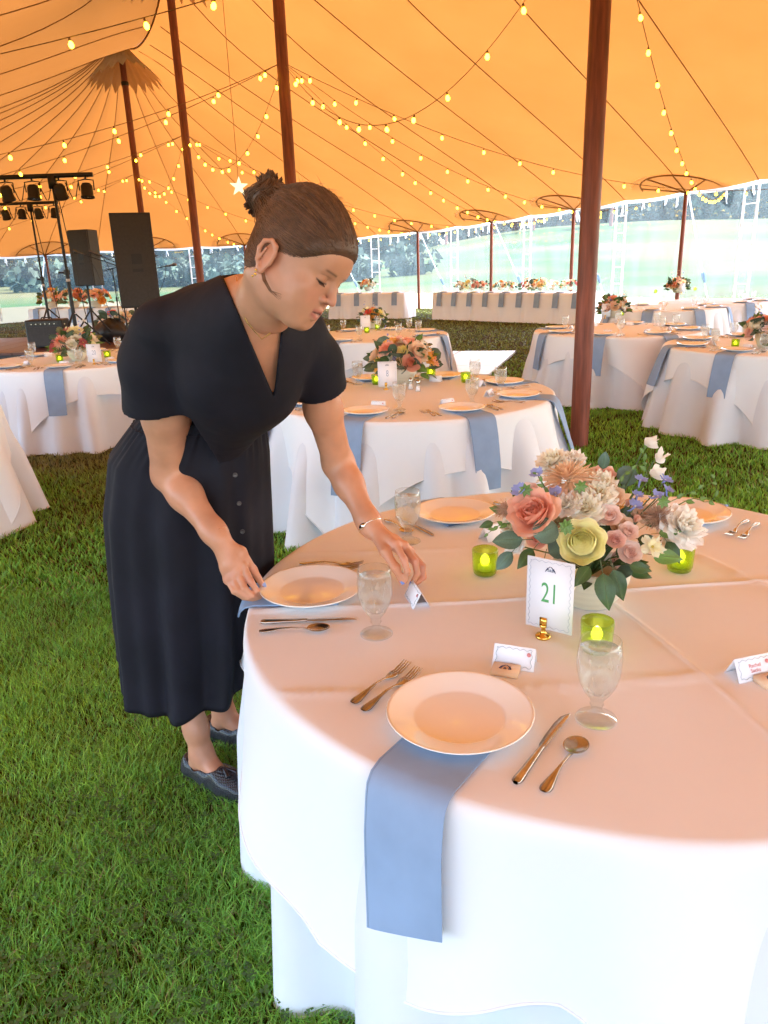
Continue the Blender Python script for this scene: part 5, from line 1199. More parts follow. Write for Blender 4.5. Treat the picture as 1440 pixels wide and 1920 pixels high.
# --- head frame
HC = ay(560, 490, 1.52)
fh = unit(.74*CR-.62*CU-.24*_f); uh = .57*CR+.75*CU-.28*_f; uh = unit(uh-fh*(uh@fh)); rh = np.cross(fh, uh)   # right side of the head
HR = np.column_stack([rh, fh, uh]); HS = .97
def hp_(x, y, z): return HC+HR@(np.array([x, y, z])*HS)
lo, hi = HC-.24, HC+np.array([.22, .24, .20])
v = Vol(lo, hi, .0021)
def he(c, r, k=.012, mode='u', R=None): v.ell(hp_(*c), np.array(r)*HS, HR if R is None else HR@R, k, mode)
def hc(a, b, ra, rb, k=.008, mode='u'): v.cap(hp_(*a), hp_(*b), ra*HS, rb*HS, k, mode)
he((0, -.018, .036), (.073, .092, .088)); he((0, .012, .022), (.066, .078, .080), .03)
he((0, .030, -.035), (.055, .060, .070), .03); he((0, .022, -.070), (.050, .050, .040), .03)
hc((-.012, .068, -.087), (.012, .068, -.087), .019, .019, .025)       # chin
for s_ in (-1, 1):
    hc((s_*.050, -.005, -.050), (s_*.018, .062, -.087), .017, .015, .025)   # jaw line
    he((s_*.036, .058, -.030), (.022, .022, .020), .022)                     # cheekbone
    he((s_*.030, .060, -.055), (.020, .020, .022), .02)
hc((-.026, .072, .028), (.026, .072, .028), .016, .016, .02)          # brow
he((0, .052, .048), (.052, .036, .036), .03)                           # forehead
for s_ in (-1, 1): he((s_*.031, .094, .006), (.016, .011, .010), .010, 's')
for s_ in (-1, 1): he((s_*.031, .075, .005), (.0135, .0125, .0125), .003)
for s_ in (-1, 1): hc((s_*.016, .087, .018), (s_*.044, .078, .019), .0045, .0035, .008)  # brow bone
hc((0, .087, .016), (0, .106, -.018), .0065, .0080, .009); he((0, .1085, -.0255), (.0090, .0090, .0075), .007)
for s_ in (-1, 1): he((s_*.0115, .096, -.029), (.0065, .0085, .0065), .005); he((s_*.006, .101, -.0355), (.0034, .0048, .003), .002, 's')
he((0, .078, -.056), (.026, .018, .022), .015)                         # muzzle
hc((-.020, .084, -.0560), (0, .0965, -.0515), .0035, .0052, .005); hc((.020, .084, -.0560), (0, .0965, -.0515), .0035, .0052, .005)
hc((-.018, .083, -.0640), (.0, .0930, -.0690), .0038, .0064, .005); hc((.018, .083, -.0640), (.0, .0930, -.0690), .0038, .0064, .005)
hc((-.017, .091, -.0600), (0, .1005, -.0595), .0014, .0026, .002, 's'); hc((.017, .091, -.0600), (0, .1005, -.0595), .0014, .0026, .002, 's')

# ears
for s_ in (1, -1):
    e_ = lambda y, z, x=0: (s_*(.073+x), y*.88-.004, z*.88-.024)
    Re = np.column_stack([unit([1, .35*s_*-1, 0]), unit([.35*s_, 1, 0]), [0, 0, 1]])
    he(e_(-.014, .004, .004), (.006, .018, .030), .004, 'u', Re)
    path = [(.000, -.006, .006), (.000, .016, .008), (-.004, .031, .010), (-.018, .037, .013), (-.032, .028, .015), (-.035, .010, .015), (-.028, -.012, .012), (-.018, -.026, .008), (-.009, -.030, .005)]
    for p, q in zip(path[:-1], path[1:]): hc(e_(p[0], p[1], p[2]), e_(q[0], q[1], q[2]), .0042, .0042, .003)
    he(e_(-.012, -.029, .005), (.005, .008, .008), .004)
    he(e_(-.010, .002, .018), (.006, .007, .011), .004, 's'); hc(e_(-.022, .018, .012), e_(-.024, -.006, .012), .0026, .0026, .003)
# neck to chest
NK = [hp_(0, -.045, -.055), ay(492, 560, 1.60), ay(470, 600, 1.66)]
v.chain(NK, [.047, .045, .062], .03)
hcn = hp_(0, .0, -.07); v.cap(hcn, ay(515, 590, 1.60), .032, .036, .03)
def head_col(V):
    L = ((V-HC)@HR)/HS; c = np.tile(sk(), (len(V), 1)); x, y, z = L.T
    def mix(m, t): 
        m = np.clip(m, 0, 1)[:, None]; return c*(1-m)+np.array(t)*m
    c = mix(.45*np.exp(-((np.abs(x)-.034)**2+(z+.030)**2)/(2*.016**2))*(y > .03), (.70, .27, .18))
    c = mix(.35*np.exp(-((x)**2+(z+.030)**2)/(2*.011**2))*(y > .095), (.72, .28, .2))
    ax_ = np.abs(x); lip = (ax_ < .0225)*(y > .078); up_ = np.exp(-((z+.0535+.12*ax_)/.0042)**2); lw = np.exp(-((z+.0680-.22*ax_)/.0055)**2)
    c = mix(np.maximum(up_, lw)*lip*np.clip((.0225-ax_)/.005, 0, 1)*.85, (.50, .15, .12))
    c = mix(np.exp(-((z+.0597)/.0017)**2)*(ax_ < .019)*(y > .07)*.9, (.14, .04, .035))
    bx = np.abs(x); bz = .0215+.10*(bx-.016)-2.6*(bx-.016)**2*1.0
    c = mix(np.exp(-((z-bz)/.0024)**2)*np.clip((bx-.013)/.004, 0, 1)*np.clip((.047-bx)/.006, 0, 1)*(y > .05)*.85, (.12, .06, .035))
    ez = -.0025-.10*np.abs(bx-.031)-14*(bx-.031)**2*-1
    c = mix(np.exp(-((z-ez)/.0017)**2)*(bx > .0185)*(bx < .0445)*(y > .055)*.95, (.03, .018, .015))
    c = mix(np.exp(-((z-.013+7*(bx-.031)**2)/.0012)**2)*(bx > .020)*(bx < .043)*(y > .06)*.5, (.30, .14, .09))
    c = mix(.35*np.exp(-((bx-.073)**2+(y+.014)**2)/(2*.02**2)), (.78, .30, .20))
    return c
body = MB(); add_vol(body, v, head_col)
# --- torso skin (neck, shoulders, chest)
SR = ay(302, 624, 1.78); SL = ay(566, 624, 1.80); NB = ay(455, 575, 1.68)
PX = 1/800.
v = Vol(ay(300, 800, 1.95)-np.array([.15, .60, .1]), ay(620, 520, 1.6)+np.array([.1, .35, .15]), .0045)
v.chain([ay(492, 555, 1.61), ay(468, 600, 1.68), ay(445, 690, 1.80)], [.052, .068, .12], .06)
v.chain([SR+(NB-SR)*.25, NB+np.array([0, .03, -.03]), SL+(NB-SL)*.25], [.048, .074, .048], .05)
CHc = ay(462, 655, 1.75); tdir = unit(NB-ay(380, 800, 1.98)); lr = unit(SL-SR); lr = unit(lr-tdir*(lr@tdir)); fw = np.cross(tdir, lr)
if fw[1] > 0: fw = -fw
TR = np.column_stack([lr, fw, tdir])
v.ell(CHc+fw*-.02, (.142, .098, .128), TR, .05)
for sx in (-1, 1): v.ell(CHc+lr*sx*.062+fw*.058-tdir*.062, (.062, .060, .066), TR, .035)
v.cap(CHc+fw*.118-tdir*.10, CHc+fw*.105+tdir*.02, .008, .004, .02, 's')

add_vol(body, v, lambda V: np.tile(sk((1.0, .93, .90)), (len(V), 1)))
# --- arms with hands
nails = MB()
def hand_col(kn):
    def f(V):
        c = np.tile(sk((1.02, .96, .93)), (len(V), 1))
        for p in kn:
            m = np.exp(-((V-p)**2).sum(1)/(2*.010**2))[:, None]*.45; c = c*(1-m)+np.array([.68, .27, .20])*m
        return c
    return f
def arm(sh, el, wr, palm, fingers, thumb, r, kn=[], pk=.012):
    pts = np.array([sh, el, wr]+[p for f in fingers for p in f]+list(thumb)); lo = pts.min(0)-.08; hi = pts.max(0)+.08
    v = Vol(lo, hi, .0026)
    mid = sh*.45+el*.55; m2 = el*.68+wr*.32; n_ = unit(np.cross(el-sh, wr-el))
    v.chain([sh, mid, el], [r[0], r[1], r[2]], .03); v.chain([el, m2, wr*.88+el*.12, wr], [r[2], r[3], r[4]*1.05, r[4]], .03)
    a, b = palm[0], palm[1]        # palm: list of capsules from wrist to knuckles
    for q in palm: v.cap(wr, q, r[4]*.72, .0125, pk)
    for q, q2 in zip(palm[:-1], palm[1:]): v.cap(q*.7+wr*.3, q2*.7+wr*.3, .0125, .0125, pk); v.cap(q, q2, .0115, .0115, .008)
    for f in fingers: v.chain(f, [.0100, .0092, .0082, .0070][:len(f)] if len(f) == 4 else [.0100, .0088, .0072], .0035)
    v.chain([wr*.75+thumb[0]*.25]+list(thumb), [.016, .0135, .0105, .0085], .010)
    add_vol(body, v, hand_col(kn))
def nail(tip, d, n, w_=.0066, L=.0125, rr=.0088):
    d = unit(d); n = unit(np.asarray(n)-d*(np.asarray(n)@d)); x = np.cross(d, n); P = []
    for i in range(5):
        row = []
        for j in range(5):
            u = (j-2)/2; vv = i/4; row.append(tip+d*(vv-.45)*L+x*u*w_*(1-.35*vv**3)+n*(rr-.0030*u*u))
        P.append(row)
    nails.grid(np.array(P)); nails.grid(np.array(P)-n*.0008, flip=True)
# right arm (nearer the camera) holding the plate rim
wr = ay(412, 1012, 1.80); el = ay(318, 888, 1.92)
k1, k2, k3, k4 = ay(455, 1060, 1.785), ay(445, 1072, 1.775), ay(436, 1080, 1.772), ay(428, 1087, 1.775)
F1 = [k1, ay(470, 1090, 1.765), ay(481, 1108, 1.765), ay(489, 1117, 1.775)]
F2 = [k2, ay(458, 1103, 1.752), ay(473, 1117, 1.752), ay(486, 1122, 1.768)]
F3 = [k3, ay(447, 1108, 1.748), ay(464, 1120, 1.748), ay(479, 1124, 1.762)]
F4 = [k4, ay(440, 1108, 1.750), ay(457, 1119, 1.752), ay(470, 1123, 1.765)]
TH_ = [ay(452, 1035, 1.80), ay(474, 1068, 1.808), ay(493, 1097, 1.806)]
arm(SR, el, wr, [k1, k2, k3, k4], [F1, F2, F3, F4], TH_, [.058, .056, .045, .041, .0275], [k3, k4, F1[1], TH_[1], TH_[2]])
camd = np.array([.25, -.85, .45]); nail(TH_[2], TH_[2]-TH_[1], camd+np.array([.2, .3, .6])); nail(F3[3], F3[3]-F3[2], -camd*.2+np.array([0, -.7, -.6]), .005)
WR_R, EL_R = wr, el
# left arm reaching over the table
wr = ay(698, 992, 1.86); el = ay(634, 868, 2.00)
k1, k2, k3, k4 = ay(741, 1020, 1.80), ay(757, 1024, 1.815), ay(768, 1034, 1.835), ay(772, 1046, 1.855)
F1 = [k1, ay(757, 1048, 1.765), ay(764, 1071, 1.755), ay(760, 1088, 1.765)]
F2 = [k2, ay(778, 1052, 1.785), ay(782, 1076, 1.775), ay(773, 1094, 1.780)]
F3 = [k3, ay(792, 1062, 1.81), ay(794, 1082, 1.80), ay(782, 1092, 1.79)]
F4 = [k4, ay(788, 1072, 1.845), ay(786, 1088, 1.835), ay(776, 1092, 1.82)]
TH2 = [ay(722, 1034, 1.79), ay(741, 1064, 1.762), ay(753, 1090, 1.760)]
arm(SL, el, wr, [k1, k2, k3, k4], [F1, F2, F3, F4], TH2, [.046, .045, .040, .037, .027], [k1, k2, F2[1], F3[1], F1[1], F3[2]])
nail(TH2[2], TH2[2]-TH2[1], camd); nail(F1[3], F1[3]-F1[2], (-.5, -.6, .3), .0055)
nail(F2[3], F2[3]-F2[2], (-.5, -.6, .3), .0055)
# --- legs
HIP = ay(345, 880, 2.13)
fR, fL = at(392, 1452, .07), at(438, 1372, .07)
kneeR = np.array([-.66, 2.08, .56]); kneeL = np.array([-.58, 2.22, .56])
ankR = np.array([-.615, 2.045, .115]); ankL = np.array([-.585, 2.265, .125])
fd = unit([.80, -.58, 0]); fdR = fd; fdL = unit([.86, -.42, 0])
for hip_, kn_, an_, d_ in ((HIP+np.array([-.06, -.03, -.05]), kneeR, ankR, fdR), (HIP+np.array([.07, .04, -.05]), kneeL, ankL, fdL)):
    v = Vol(np.minimum(np.minimum(kn_, an_), hip_)-.14, np.maximum(np.maximum(kn_, an_), hip_)+np.array([.26, .14, .14]), .0045)
    v.a[:] = .05; calf = kn_*.62+an_*.38-d_*.018; v.chain([hip_, kn_, calf, an_*.82+kn_*.18, an_], [.085, .056, .050, .036, .035], .03)
    ft = np.array([an_[0], an_[1], 0]); v.chain([an_, ft-d_*.035+np.array([0, 0, .035])], [.035, .030], .02)
    v.chain([an_+d_*.005-np.array([0, 0, .02]), ft+d_*.09+np.array([0, 0, .045]), ft+d_*.15+np.array([0, 0, .030])], [.034, .030, .026], .02)
    add_vol(body, v, lambda V: np.tile(sk((.98, .90, .88)), (len(V), 1)))
ob = body.obj('body', M['skin'], W); nails.obj('nail_polish', M['nail'], W)
# --- loafers
def loafer(an_, d_):
    ft = np.array([an_[0], an_[1], 0]); s_ = np.cross([0, 0, 1], d_); e = MB(); up = np.array([0, 0, 1.])
    v = Vol(ft-.14, ft+np.array([.26, .14, .15]), .0030); lo_, hi_ = ft-.3, ft+.3
    v.chain([ft-d_*.048+up*.045, ft+d_*.03+up*.042, ft+d_*.11+up*.040, ft+d_*.165+up*.033], [.040, .041, .044, .034], .02)
    v.cap(ft-d_*.055+up*.062, ft-d_*.05+up*.04, .026, .036, .015)
    v.chain([ft+d_*.085+up*.060, ft+d_*.125+up*.045], [.034, .034], .02)
    v.half((0, 0, -1), -.010, lo_, hi_, .004)
    # opening
    v.chain([ft-d_*.038+up*.115, ft+d_*.005+up*.10, ft+d_*.055+up*.105], [.040, .040, .036], .008, 's')
    v.chain([an_, ft+d_*.0+up*.055, ft+d_*.06+up*.05], [.0375, .034, .032], .004, 's')
    add_vol(e, v, (1, 1, 1)); sh = e.obj('shoe', M['weave'], W)
    v = Vol(ft-.14, ft+np.array([.26, .14, .15]), .0030); v.chain([ft-d_*.045+up*.016, ft+d_*.04+up*.014, ft+d_*.11+up*.014, ft+d_*.16+up*.014], [.040, .040, .046, .038], .02)
    v.half((0, 0, 1), .020, lo_, hi_, .003); v.half((0, 0, -1), -.003, lo_, hi_, .002); so_ = MB(); add_vol(so_, v, (1, 1, 1)); so_.obj('sole', M['leather'], sh)
    # apron seam, strap and tassels
    a = MB(); t_ = np.linspace(-1, 1, 21); pts = [ft+d_*(.085+.085*(1-x*x)**.6)+s_*x*.033+up*(.072-.022*(1-x*x)**.5) for x in t_]; a.tube(pts, .0028, 6); a.obj('apron_seam', M['leather'], sh)
    a = MB(); a.tube([ft+d_*.085+s_*x*.036+up*(.088-.018*x*x*1.6) for x in np.linspace(-1, 1, 9)], .006, 8, sq=.5); a.obj('strap', M['leather'], sh)
    for k in (-1, 1): a = MB(); p = ft+d_*.098+up*.093; a.tube([p, p+d_*.014+s_*k*.006-up*.002, p+d_*.040+s_*k*.017-up*.010], [.003, .0045, .0075], 8); a.obj('tassel', M['leather'], sh)
def weave_mat():
    m = mat('basket_woven_leather', (.020, .022, .032), .33, vary=.2, vs=40, coat=.3); N = m.node_tree.nodes; L = m.node_tree.links
    tc = N.new('ShaderNodeTexCoord'); ck = N.new('ShaderNodeTexWave'); ck.inputs['Scale'].default_value = 55; ck2 = N.new('ShaderNodeTexWave'); ck2.inputs['Scale'].default_value = 60; ck2.bands_direction = 'Z'
    L.new(tc.outputs['Object'], ck.inputs[0]); L.new(tc.outputs['Object'], ck2.inputs[0]); mu = N.new('ShaderNodeMath'); mu.operation = 'MULTIPLY'; L.new(ck.outputs[1], mu.inputs[0]); L.new(ck2.outputs[1], mu.inputs[1])
    bp = N.new('ShaderNodeBump'); bp.inputs['Strength'].default_value = .9; bp.inputs['Distance'].default_value = .003; L.new(mu.outputs[0], bp.inputs['Height']); L.new(bp.outputs[0], N['Principled BSDF'].inputs['Normal']); return m
M['weave'] = weave_mat(); loafer(ankR, fdR); loafer(ankL, fdL)
# --- dress bodice
v = Vol(ay(235, 830, 2.1)-np.array([.12, .80, .1]), ay(650, 520, 1.6)+np.array([.08, .45, .12]), .0042)
v.a[:] = .05
WB = ay(372, 785, 2.0)
v.chain([ay(492, 555, 1.61), ay(468, 600, 1.68), ay(445, 690, 1.80)], [.058, .076, .128], .06); v.chain([SR+(NB-SR)*.25, NB+np.array([0, .03, -.03]), SL+(NB-SL)*.25], [.056, .082, .056], .05)
v.chain([SR+(NB-SR)*.15+tdir*.004, NB+np.array([0, .055, -.035]), SL+(NB-SL)*.15+tdir*.0], [.056, .064, .050], .05)
v.ell(CHc+fw*-.020, (.152, .108, .140), TR, .05)
for sx in (-1, 1): v.ell(CHc+lr*sx*.064+fw*.058-tdir*.064, (.072, .070, .077), TR, .04)
v.chain([CHc-tdir*.02-fw*.02, CHc-tdir*.13-fw*.01, WB+np.array([0, 0, -.03])], [.13, .125, .135], .06)
v.ell(ay(400, 598, 1.83), (.10, .078, .078), TR, .05)
# sleeves
sl_dirR = unit(EL_R-SR); sl_dirL = unit(el-SL)
for s_, d_, ln, r0, r1, out in ((SR, sl_dirR, .165, .066, .088, -lr), (SL, sl_dirL, .160, .050, .062, lr)):
    v.chain([s_, s_+d_*ln*.5+out*.012, s_+d_*(ln+.05)+out*.012], [r0+.006, (r0+r1)/2+.008, r1+.004], .03)
for s_, d_, ln, rr, tlt in ((SR, sl_dirR, .185, .13, np.array([.22, 0, -.12])), (SL, sl_dirL, .172, .10, np.array([.05, -.1, 0]))):
    e_ = s_+d_*ln; n_ = unit(d_+tlt)
    def fn(x, y, z, e_=e_, n_=n_, s_=s_, d_=d_, rr=rr):
        hp = -((x-e_[0])*n_[0]+(y-e_[1])*n_[1]+(z-e_[2])*n_[2]); px, py, pz = x-s_[0], y-s_[1], z-s_[2]; t = px*d_[0]+py*d_[1]+pz*d_[2]
        rd = np.sqrt(np.maximum(px*px+py*py+pz*pz-t*t, 0))-rr; return np.maximum(hp, rd)
    v.op(fn, e_-.17, e_+.17, 0, 's')
v.cap(SR+sl_dirR*.11, EL_R, .068, .070, .004, 's'); v.cap(SL+sl_dirL*.12, el, .052, .050, .004, 's')
# V neck : wedge between two planes, cut along the chest normal
Vb = ay(513, 742, 1.66); Va = ay(414, 508, 1.74); Vc = ay(534, 560, 1.62)
eye_ = np.array([0, 0, EYE]); n1 = unit(np.cross(Va-eye_, Vb-eye_)); n2 = unit(np.cross(Vc-eye_, Vb-eye_)); inner = ay(500, 610, 1.68)
if (inner-Vb)@n1 < 0: n1 = -n1
if (inner-Vb)@n2 < 0: n2 = -n2
def fn(x, y, z):
    a = -((x-Vb[0])*n1[0]+(y-Vb[1])*n1[1]+(z-Vb[2])*n1[2]); b = -((x-Vb[0])*n2[0]+(y-Vb[1])*n2[1]+(z-Vb[2])*n2[2]); bk = -((x-NB[0])*fw[0]+(y-NB[1])*fw[1]+(z-NB[2])*fw[2])-.03; bk = np.minimum(bk, -((x-NB[0])*tdir[0]+(y-NB[1])*tdir[1]+(z-NB[2])*tdir[2])-.01)
    return np.maximum(np.maximum(a, b), bk)
v.op(fn, Vb-.4, Vb+.4, .004, 's')
# the chest stays hollow for the skin underneath
def shrink(vv):
    vv.chain([ay(492, 555, 1.61), ay(468, 600, 1.68), ay(445, 690, 1.80)], [.056, .071, .10], .004, 's')
# folds pulled from shoulder to bust and at the sleeve
for a_, b_, r_ in ((ay(375, 590, 1.70), ay(415, 710, 1.665), .010), (ay(350, 620, 1.72), ay(385, 735, 1.70), .008)):
    v.cap(a_+np.array([0, -.004, 0]), b_+np.array([0, -.004, 0]), .004, r_*.8, .02)
bm = MB(); add_vol(bm, v, (1, 1, 1)); bod = bm.obj('bodice', M['dress'], W)
sm = bod.modifiers.new('smooth', 'SMOOTH'); sm.factor = .5; sm.iterations = 3
# --- skirt: gathered at a high waistband, falling in folds
rows = [(772, 262, 500, 1.98, .118), (800, 238, 498, 2.00, .135), (850, 200, 506, 2.03, .16), (950, 190, 511, 2.06, .19), (1060, 198, 516, 2.08, .205), (1160, 208, 520, 2.09, .215), (1230, 218, 520, 2.10, .22), (1290, 224, 516, 2.10, .225)]
n = 300; th = np.arange(n)*2*pi/n; rs_ = np.random.RandomState(4); P = []
fold = sum(a*np.sin(k*th+p) for k, a, p in ((5, .5, 1.), (8, .8, 2.), (11, .9, .3), (14, .6, 4.), (19, .35, 2.))); fold /= np.abs(fold).max()
gath = np.sin(34*th)*.5+np.sin(47*th+1)*.5
yy = np.linspace(0, 1, 60)
for q in yy:
    py = 772+(1290-772)*q; xl = np.interp(py, [r[0] for r in rows], [r[1] for r in rows]); xr = np.interp(py, [r[0] for r in rows], [r[2] for r in rows]); Yc = np.interp(py, [r[0] for r in rows], [r[3] for r in rows]); dp = np.interp(py, [r[0] for r in rows], [r[4] for r in rows])
    L_ = ay(xl, py, Yc); R_ = ay(xr, py, Yc); c = (L_+R_)/2; a = (R_-L_)[0]/2; tilt = .10*(1-q)**2
    amp = .003+.030*q**.9; g_ = .0035*np.exp(-((q-.04)/.10)**2)
    rx = a-amp*.6+amp*fold+g_*gath; ry = dp-amp*.6+amp*fold+g_*gath
    z = c[2]+0*th+(q**3)*.012*np.sin(3*th+1)+q**3*.10*np.sin(th-rad(-105))**2*(np.sin(th) < .3)-q*.0+tilt*np.sin(th)*dp
    P.append(np.stack([c[0]+rx*np.cos(th), c[1]+ry*np.sin(th), z], -1))
# hem turned up inside
last = P[-1]; cc_ = last.mean(0); P.append(last*.985+cc_*.015+np.array([0, 0, .006])); P.append(P[-2]*.97+cc_*.03+np.array([0, 0, .05]))
sk_ = MB(); sk_.grid(np.array(P), True); sk_.obj('skirt', M['dress'], W)
# waistband seam + pocket seam
wb = MB(); wb.tube(np.vstack([P[2]+0, P[2][:1]]), .0035, 6, cap=False); wb.obj('waist_seam', M['dress'], W)
M['button'] = mat('dark_horn_button', (.06, .05, .05), .3, vary=.2, vs=200, coat=.3)
def surf_pt(q, px):          # point of the skirt facing the camera at image column px
    i = int(q*59); ring = P[i]; cand = []
    for j in range(n):
        d = ring[j]-np.array([0, 0, EYE]); dz = d@_f; X_ = 720+FP*(d@CR)/dz; cand.append((abs(X_-px)+(0 if math.sin(th[j]) < 0 else 999), j))
    return ring[min(cand)[1]]
for py, px in ((826, 432), (884, 440), (938, 449), (990, 455), (1112, 466)):
    q = (py-772)/(1290-772); p = surf_pt(max(q-.02, 0), px); b = MB(); d_ = unit(np.array([0, 0, EYE])-p); Fm = frame(unit(d_*[1, 1, .2])); prof = [(0, .0035), (.0045, .003), (.0060, .0045), (.0066, .003), (.0062, .0)]
    t2 = np.arange(14)*2*pi/14; Q = np.array([[p+Fm@np.array([r*math.cos(a), r*math.sin(a), z]) for a in t2] for r, z in prof]); b.grid(Q, True); b.obj('button', M['button'], W)
for px, py, Y in ((462, 790, 1.83), (500, 772, 1.74)):
    p = ay(px, py, Y); b = MB(); b.ell = None; Q = []; Fm = frame(-_f*.5+np.array([0, -.5, -.3])); b.grid(np.array([[p+Fm@np.array([r*math.cos(a), r*math.sin(a), z]) for a in np.arange(12)*pi/6] for r, z in [(0, .003), (.006, .003), (.0065, 0)]]), True); b.obj('button', M['button'], W)
# --- hair
hair = MB()
v = Vol(HC-.22, HC+.22, .0024)
he((0, -.022, .046), (.0775, .0965, .0970)); he((0, .012, .036), (.0715, .0845, .086), .02); he((0, -.052, -.030), (.056, .052, .056), .03); he((0, .048, .050), (.060, .040, .042), .03)
n_f = unit([0, -1.0, 1.]); n_b = unit([0, -1.25, 1.0])
lc = lambda x, y, z: None
o_ = hp_(0, 0, -.033); nf = HR@n_f; nb_ = HR@n_b; tp = hp_(0, .012, .030)
def fn(x, y, z):
    a = (x-o_[0])*nf[0]+(y-o_[1])*nf[1]+(z-o_[2])*nf[2]; b = (x-o_[0])*nb_[0]+(y-o_[1])*nb_[1]+(z-o_[2])*nb_[2]
    return np.maximum(a-.000, b)          # region to remove: below both planes
def fn2(x, y, z): return fn(x, y, z)
v.op(fn2, HC-.25, HC+.25, .012, 's')
# bun
BC = hp_(0, -.134, .064)
v.ell(BC, (.036, .026, .032), HR, .012); v.cap(hp_(0, -.11, .05), BC, .024, .024, .02)
HB = np.array([.145, .068, .032])
def hcol(V): return np.tile(HB*.8, (len(V), 1))
add_vol(hair, v, hcol); HV = v
def samp(p):
    q = (np.asarray(p)-HV.lo)/HV.h; i = np.floor(q).astype(int)
    if (i < 0).any() or (i+1 >= HV.n).any(): return .05
    f = q-i; c = HV.a[i[0]:i[0]+2, i[1]:i[1]+2, i[2]:i[2]+2]; c = c[0]*(1-f[0])+c[1]*f[0]; c = c[0]*(1-f[1])+c[1]*f[1]; return float(c[0]*(1-f[2])+c[1]*f[2])
def push(p, off=.0006):
    p = np.array(p); dr = unit(p-(HC+HR@np.array([0, -.02, .03])))
    for _ in range(4):
        d = samp(p)
        if d > .03: break
        p = p+dr*(off-d)*.9
    return p
# combed strands over the skull towards the bun
def skull(a, b, off=.0):      # direction angles -> point on hair ellipsoid (local)
    d = np.array([math.sin(a)*math.cos(b), math.cos(a)*math.cos(b), math.sin(b)]); r = np.array([.0780+off, .0975+off, .0975+off]); c = np.array([0, -.022, .046])
    t = 1/math.sqrt(((d/r)**2).sum()); return c+d*t
bl = np.array([0, -.125, .055])
rr_ = random.Random(3)
for i in range(4800):
    side = rr_.choice((-1, 1)); s = rr_.random()
    # start on hairline: front edge y>0 : z = .03+.5*y ; behind ear going down to the nape
    u = rr_.random()
    if u < .62:
        a = side*rr_.random()*1.5*1.0; y0 = .085*math.cos(a); x0 = .078*math.sin(a); z0 = -.034+1.0*max(y0, -.01)+rr_.uniform(-.004, .07)
    else:
        a = side*rr_.uniform(1.5, 3.1); y0 = .1*math.cos(a); x0 = .078*math.sin(a); z0 = -.03+1.0*y0+rr_.uniform(.0, .08); z0 = max(z0, -.085)
    c = np.array([0, -.022, .046]); aa = side*(rr_.random()**.8)*3.05; bs_ = np.linspace(-1.35, .9, 46); pr = [skull(aa, b_) for b_ in bs_]; ok = [k_ for k_, p_ in enumerate(pr) if p_[2] > min(-.033+1.0*p_[1], -.033+1.25*p_[1])]; b0 = bs_[min(ok)]-.02+abs(rr_.gauss(0, 1))*.22-(.10*rr_.random() if i % 6 == 0 else 0); d0 = unit(skull(aa, b0)-c); x0 = d0[0]; d1 = unit(bl+np.array([rr_.uniform(-.015, .015), 0, rr_.uniform(-.015, .015)])-c); pts = []
    off = rr_.uniform(-.0012, .0018); nseg = 9; wv = rr_.uniform(-.05, .05); om = math.acos(np.clip(d0@d1, -1, 1)); ax = unit(np.cross(d0, d1))
    for k in range(nseg):
        t = k/(nseg-1); d = (math.sin((1-t)*om)*d0+math.sin(t*om)*d1)/max(math.sin(om), 1e-3); d = unit(d+ax*wv*math.sin(t*pi)*1.0+np.array([0, 0, -.10])*math.sin(t*pi)*(abs(x0) > .04))
        r = np.array([.0785, .0980, .0980])+off; q = 1/math.sqrt(((d/r)**2).sum()); pts.append(push(HC+HR@((c+d*q)*HS), .0002+off*.5+.0004))
    tone = HB*rr_.choice((.75, .9, 1., 1.15, 1.3, 1.6))*rr_.uniform(.85, 1.15)*np.array([1, rr_.uniform(.9, 1.08), rr_.uniform(.85, 1.1)]); hair.tube(pts, ([.0002, .0004, .0006] if i % 6 == 0 else [.0003, .0006, .0007])+[.0007]*(nseg-4)+[.0007], 4, cap=False, col=tone)
# bun strands : spiral loops
for i in range(420):
    a0 = rr_.uniform(0, 6.28); tl = rr_.uniform(-1.2, 1.2); R_ = rr_.uniform(.75, 1.06); pts = []
    for k in range(9):
        a = a0+k*.42; p = np.array([math.cos(a)*.037*R_, .010*math.sin(3*a)+.018*tl*math.cos(a*.5), math.sin(a)*.034*R_]); p = p*(.9+.15*math.sin(a*2+i)); pts.append(BC+HR@p)
    hair.tube(pts, .0010, 4, cap=False, col=HB*rr_.uniform(.5, 1.8))
for i in range(26):      # folded loops standing up from the bun
    a = rr_.uniform(0, 6.28); d = np.array([math.cos(a), rr_.uniform(-.5, .1), math.sin(a)]); s_ = unit(np.cross(d, [0, 1, 0]))
    for k in range(6):
        o2 = s_*(.003*k-.008); p0 = d*.022+o2; p1 = d*rr_.uniform(.040, .047)+o2+s_*.004; p2 = d*.024+o2+s_*.010; hair.tube([BC+HR@p0, BC+HR@((p0+p1)/2), BC+HR@p1, BC+HR@((p1+p2)/2), BC+HR@p2], .0016, 4, cap=False, col=HB*rr_.uniform(.6, 1.6))
